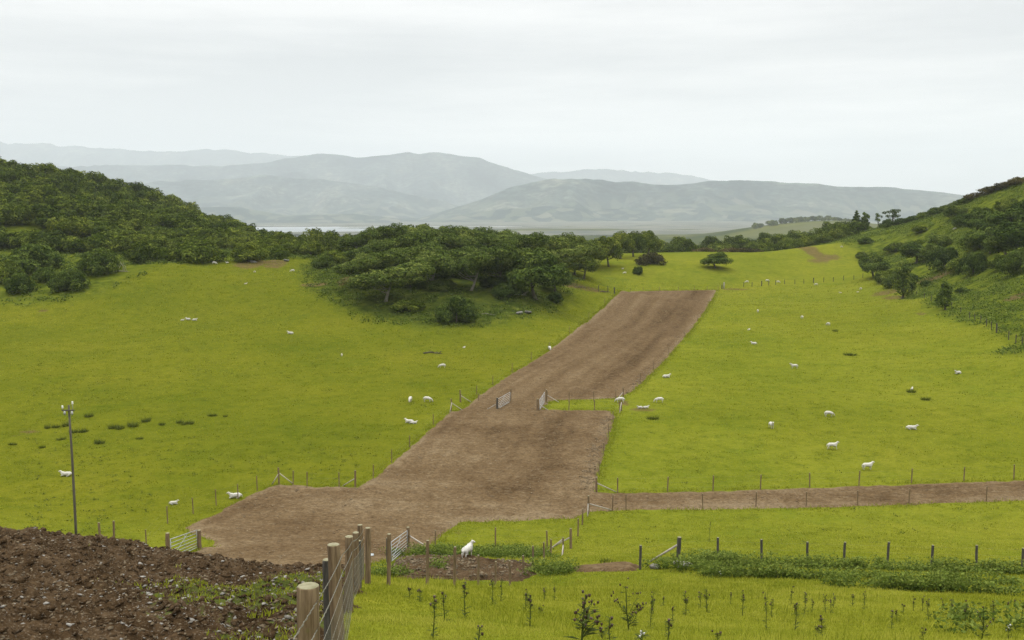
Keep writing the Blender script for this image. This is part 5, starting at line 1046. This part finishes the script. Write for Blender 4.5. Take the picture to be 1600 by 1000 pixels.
n_ = 16000; y = 48 * np.exp(rng.random(n_) * math.log(275 / 48)); x = rng.uniform(-0.36, 0.36, n_) * y; k = poly_sd(x, y, TRACK) > 0.4; x, y = x[k], y[k]
rocks('field_stones', len(x), x, y, (0.012 + 0.05 * rng.random(len(x)) ** 3) * (0.6 + 0.010 * y), m_crumb_warm, 0, 0.45).location.z = 0.07
def rock_obj(px, py, s, label, mat=m_rock, flat=0.5, name='stone', ymin=8):
    p = hit(px, py, ymin); V = np.array([(math.cos(a) * math.cos(e), math.sin(a) * math.cos(e), math.sin(e)) for e in (-.9, -.3, .3, .8) for a in np.linspace(0, 6.283, 9)[:-1]]); V *= (1 + 0.14 * rng.standard_normal((32, 1))) * s * np.array([1.25, .8, flat])
    Q = [(r_ * 8 + k, r_ * 8 + (k + 1) % 8, (r_ + 1) * 8 + (k + 1) % 8, (r_ + 1) * 8 + k) for r_ in range(3) for k in range(8)]; me = mesh_np(name, V, [np.array(Q), np.array([[24 + k for k in range(8)]])], [mat], None, False)
    o = obj(name, me, None, (p[0], p[1], p[2] + s * flat * 0.3 + 0.08)); o.rotation_euler = (0.1, 0.15, random.uniform(0, 6)); tag(o, label, 'stone', 'loose stones'); return o
rock_obj(88, 925, 0.12, 'pale flat slate lying on the turned earth, the largest on the left', m_slate, 0.16); rock_obj(26, 877, 0.20, 'pale stone at the left edge of the turned earth', m_slate, 0.12); rock_obj(12, 879, 0.11, 'small pale stone beside the one at the left edge', m_slate, 0.3)
rock_obj(28, 913, 0.10, 'thin whitish stone on the turned earth below the left edge stone', m_slate, 0.25); rock_obj(112, 907, 0.14, 'rounded grey stone in the middle of the turned earth', m_rock, 0.7); rock_obj(200, 940, 0.07, 'small white stone on the turned earth left of the grassy patch', m_slate, 0.3); rock_obj(222, 905, 0.11, 'buff stone on the right part of the turned earth', m_rock, 0.5)
rock_obj(345, 895, 0.12, 'pale stone near the top of the turned earth by the brown strip', m_rock, 0.5); rock_obj(1065, 886, 0.42, 'pale boulder in the weeds below the strainer post', m_rock, 0.45, ymin=36); rock_obj(1022, 889, 0.25, 'round stone left of the pale boulder', m_rock, 0.6, ymin=36); rock_obj(581, 870, 0.16, 'white stone beside the corner of the netting fence', m_slate, 0.5)
rock_obj(825, 489, 0.85, 'grey rock outcrop on the slope right of the dark round bush', m_rock_dark, 0.4); rock_obj(812, 490, 0.7, 'smaller grey rock left of the outcrop below the grove', m_rock_dark, 0.4); rock_obj(395, 410, 0.8, 'pale rock in the stony ground at the top of the left field', m_rock_dark, 0.35); rock_obj(447, 408, 0.9, 'pale rock at the right of the stony ground', m_rock_dark, 0.35)

# fallen and dead wood
def branch(px, py, name, label, L, nb, mat, rise=0.25, rz=0.0, r0=0.13):
    p = hit(px, py); o = empty(name, p, rz); tag(o, label, 'branch', 'dead wood'); mb = MB(); P = np.array([(-L / 2, 0, .1), (-L / 6, .15, .25), (L / 6, -.1, .18), (L / 2, .1, .08)]); mb.tube(P, [r0, r0 * 0.9, r0 * 0.7, r0 * 0.3], 7); mb.build('limb', [mat], o, True)
    for i in range(nb):
        t = rng.uniform(0.1, 0.9); a = P[0] * (1 - t) + P[3] * t + (0, 0, .1); e = a + np.array([rng.uniform(-.25, .35) * L, rng.uniform(-.5, .5), rng.uniform(0.4, 1) * rise * L]); mb = MB(); mb.tube([a, (a + e) / 2 + rng.normal(0, .08, 3), e], [r0 * 0.5, r0 * 0.35, r0 * 0.12], 5); mb.build('twig', [mat], o, True)
branch(676, 553, 'fallen_branch', 'dark fallen branch lying on the left field above a grazing sheep', 3.0, 6, m_log, 0.12, -0.15)
branch(190, 425, 'dead_branch', 'bare pinkish dead branches in front of the left bushes', 3.4, 9, m_pale_wood, 0.75, 0.3, 0.11)
branch(762, 492, 'fallen_branch', 'thin pale branch lying right of the dark round bush', 3.2, 2, m_pale_wood, 0.1, -0.4, 0.06)
branch(945, 457, 'fallen_branch', 'dark log lying near the top left corner of the brown strip', 2.6, 1, m_log, 0.05, -0.1, 0.16)
branch(905, 450, 'fallen_branch', 'dark broken branches on the bare soil right of the grove', 3.4, 4, m_log, 0.1, 0.2, 0.1)
branch(808, 462, 'fallen_branch', 'pale fallen boughs beneath the right end of the grove', 4.0, 5, m_pale_wood, 0.25, 0.2, 0.1)
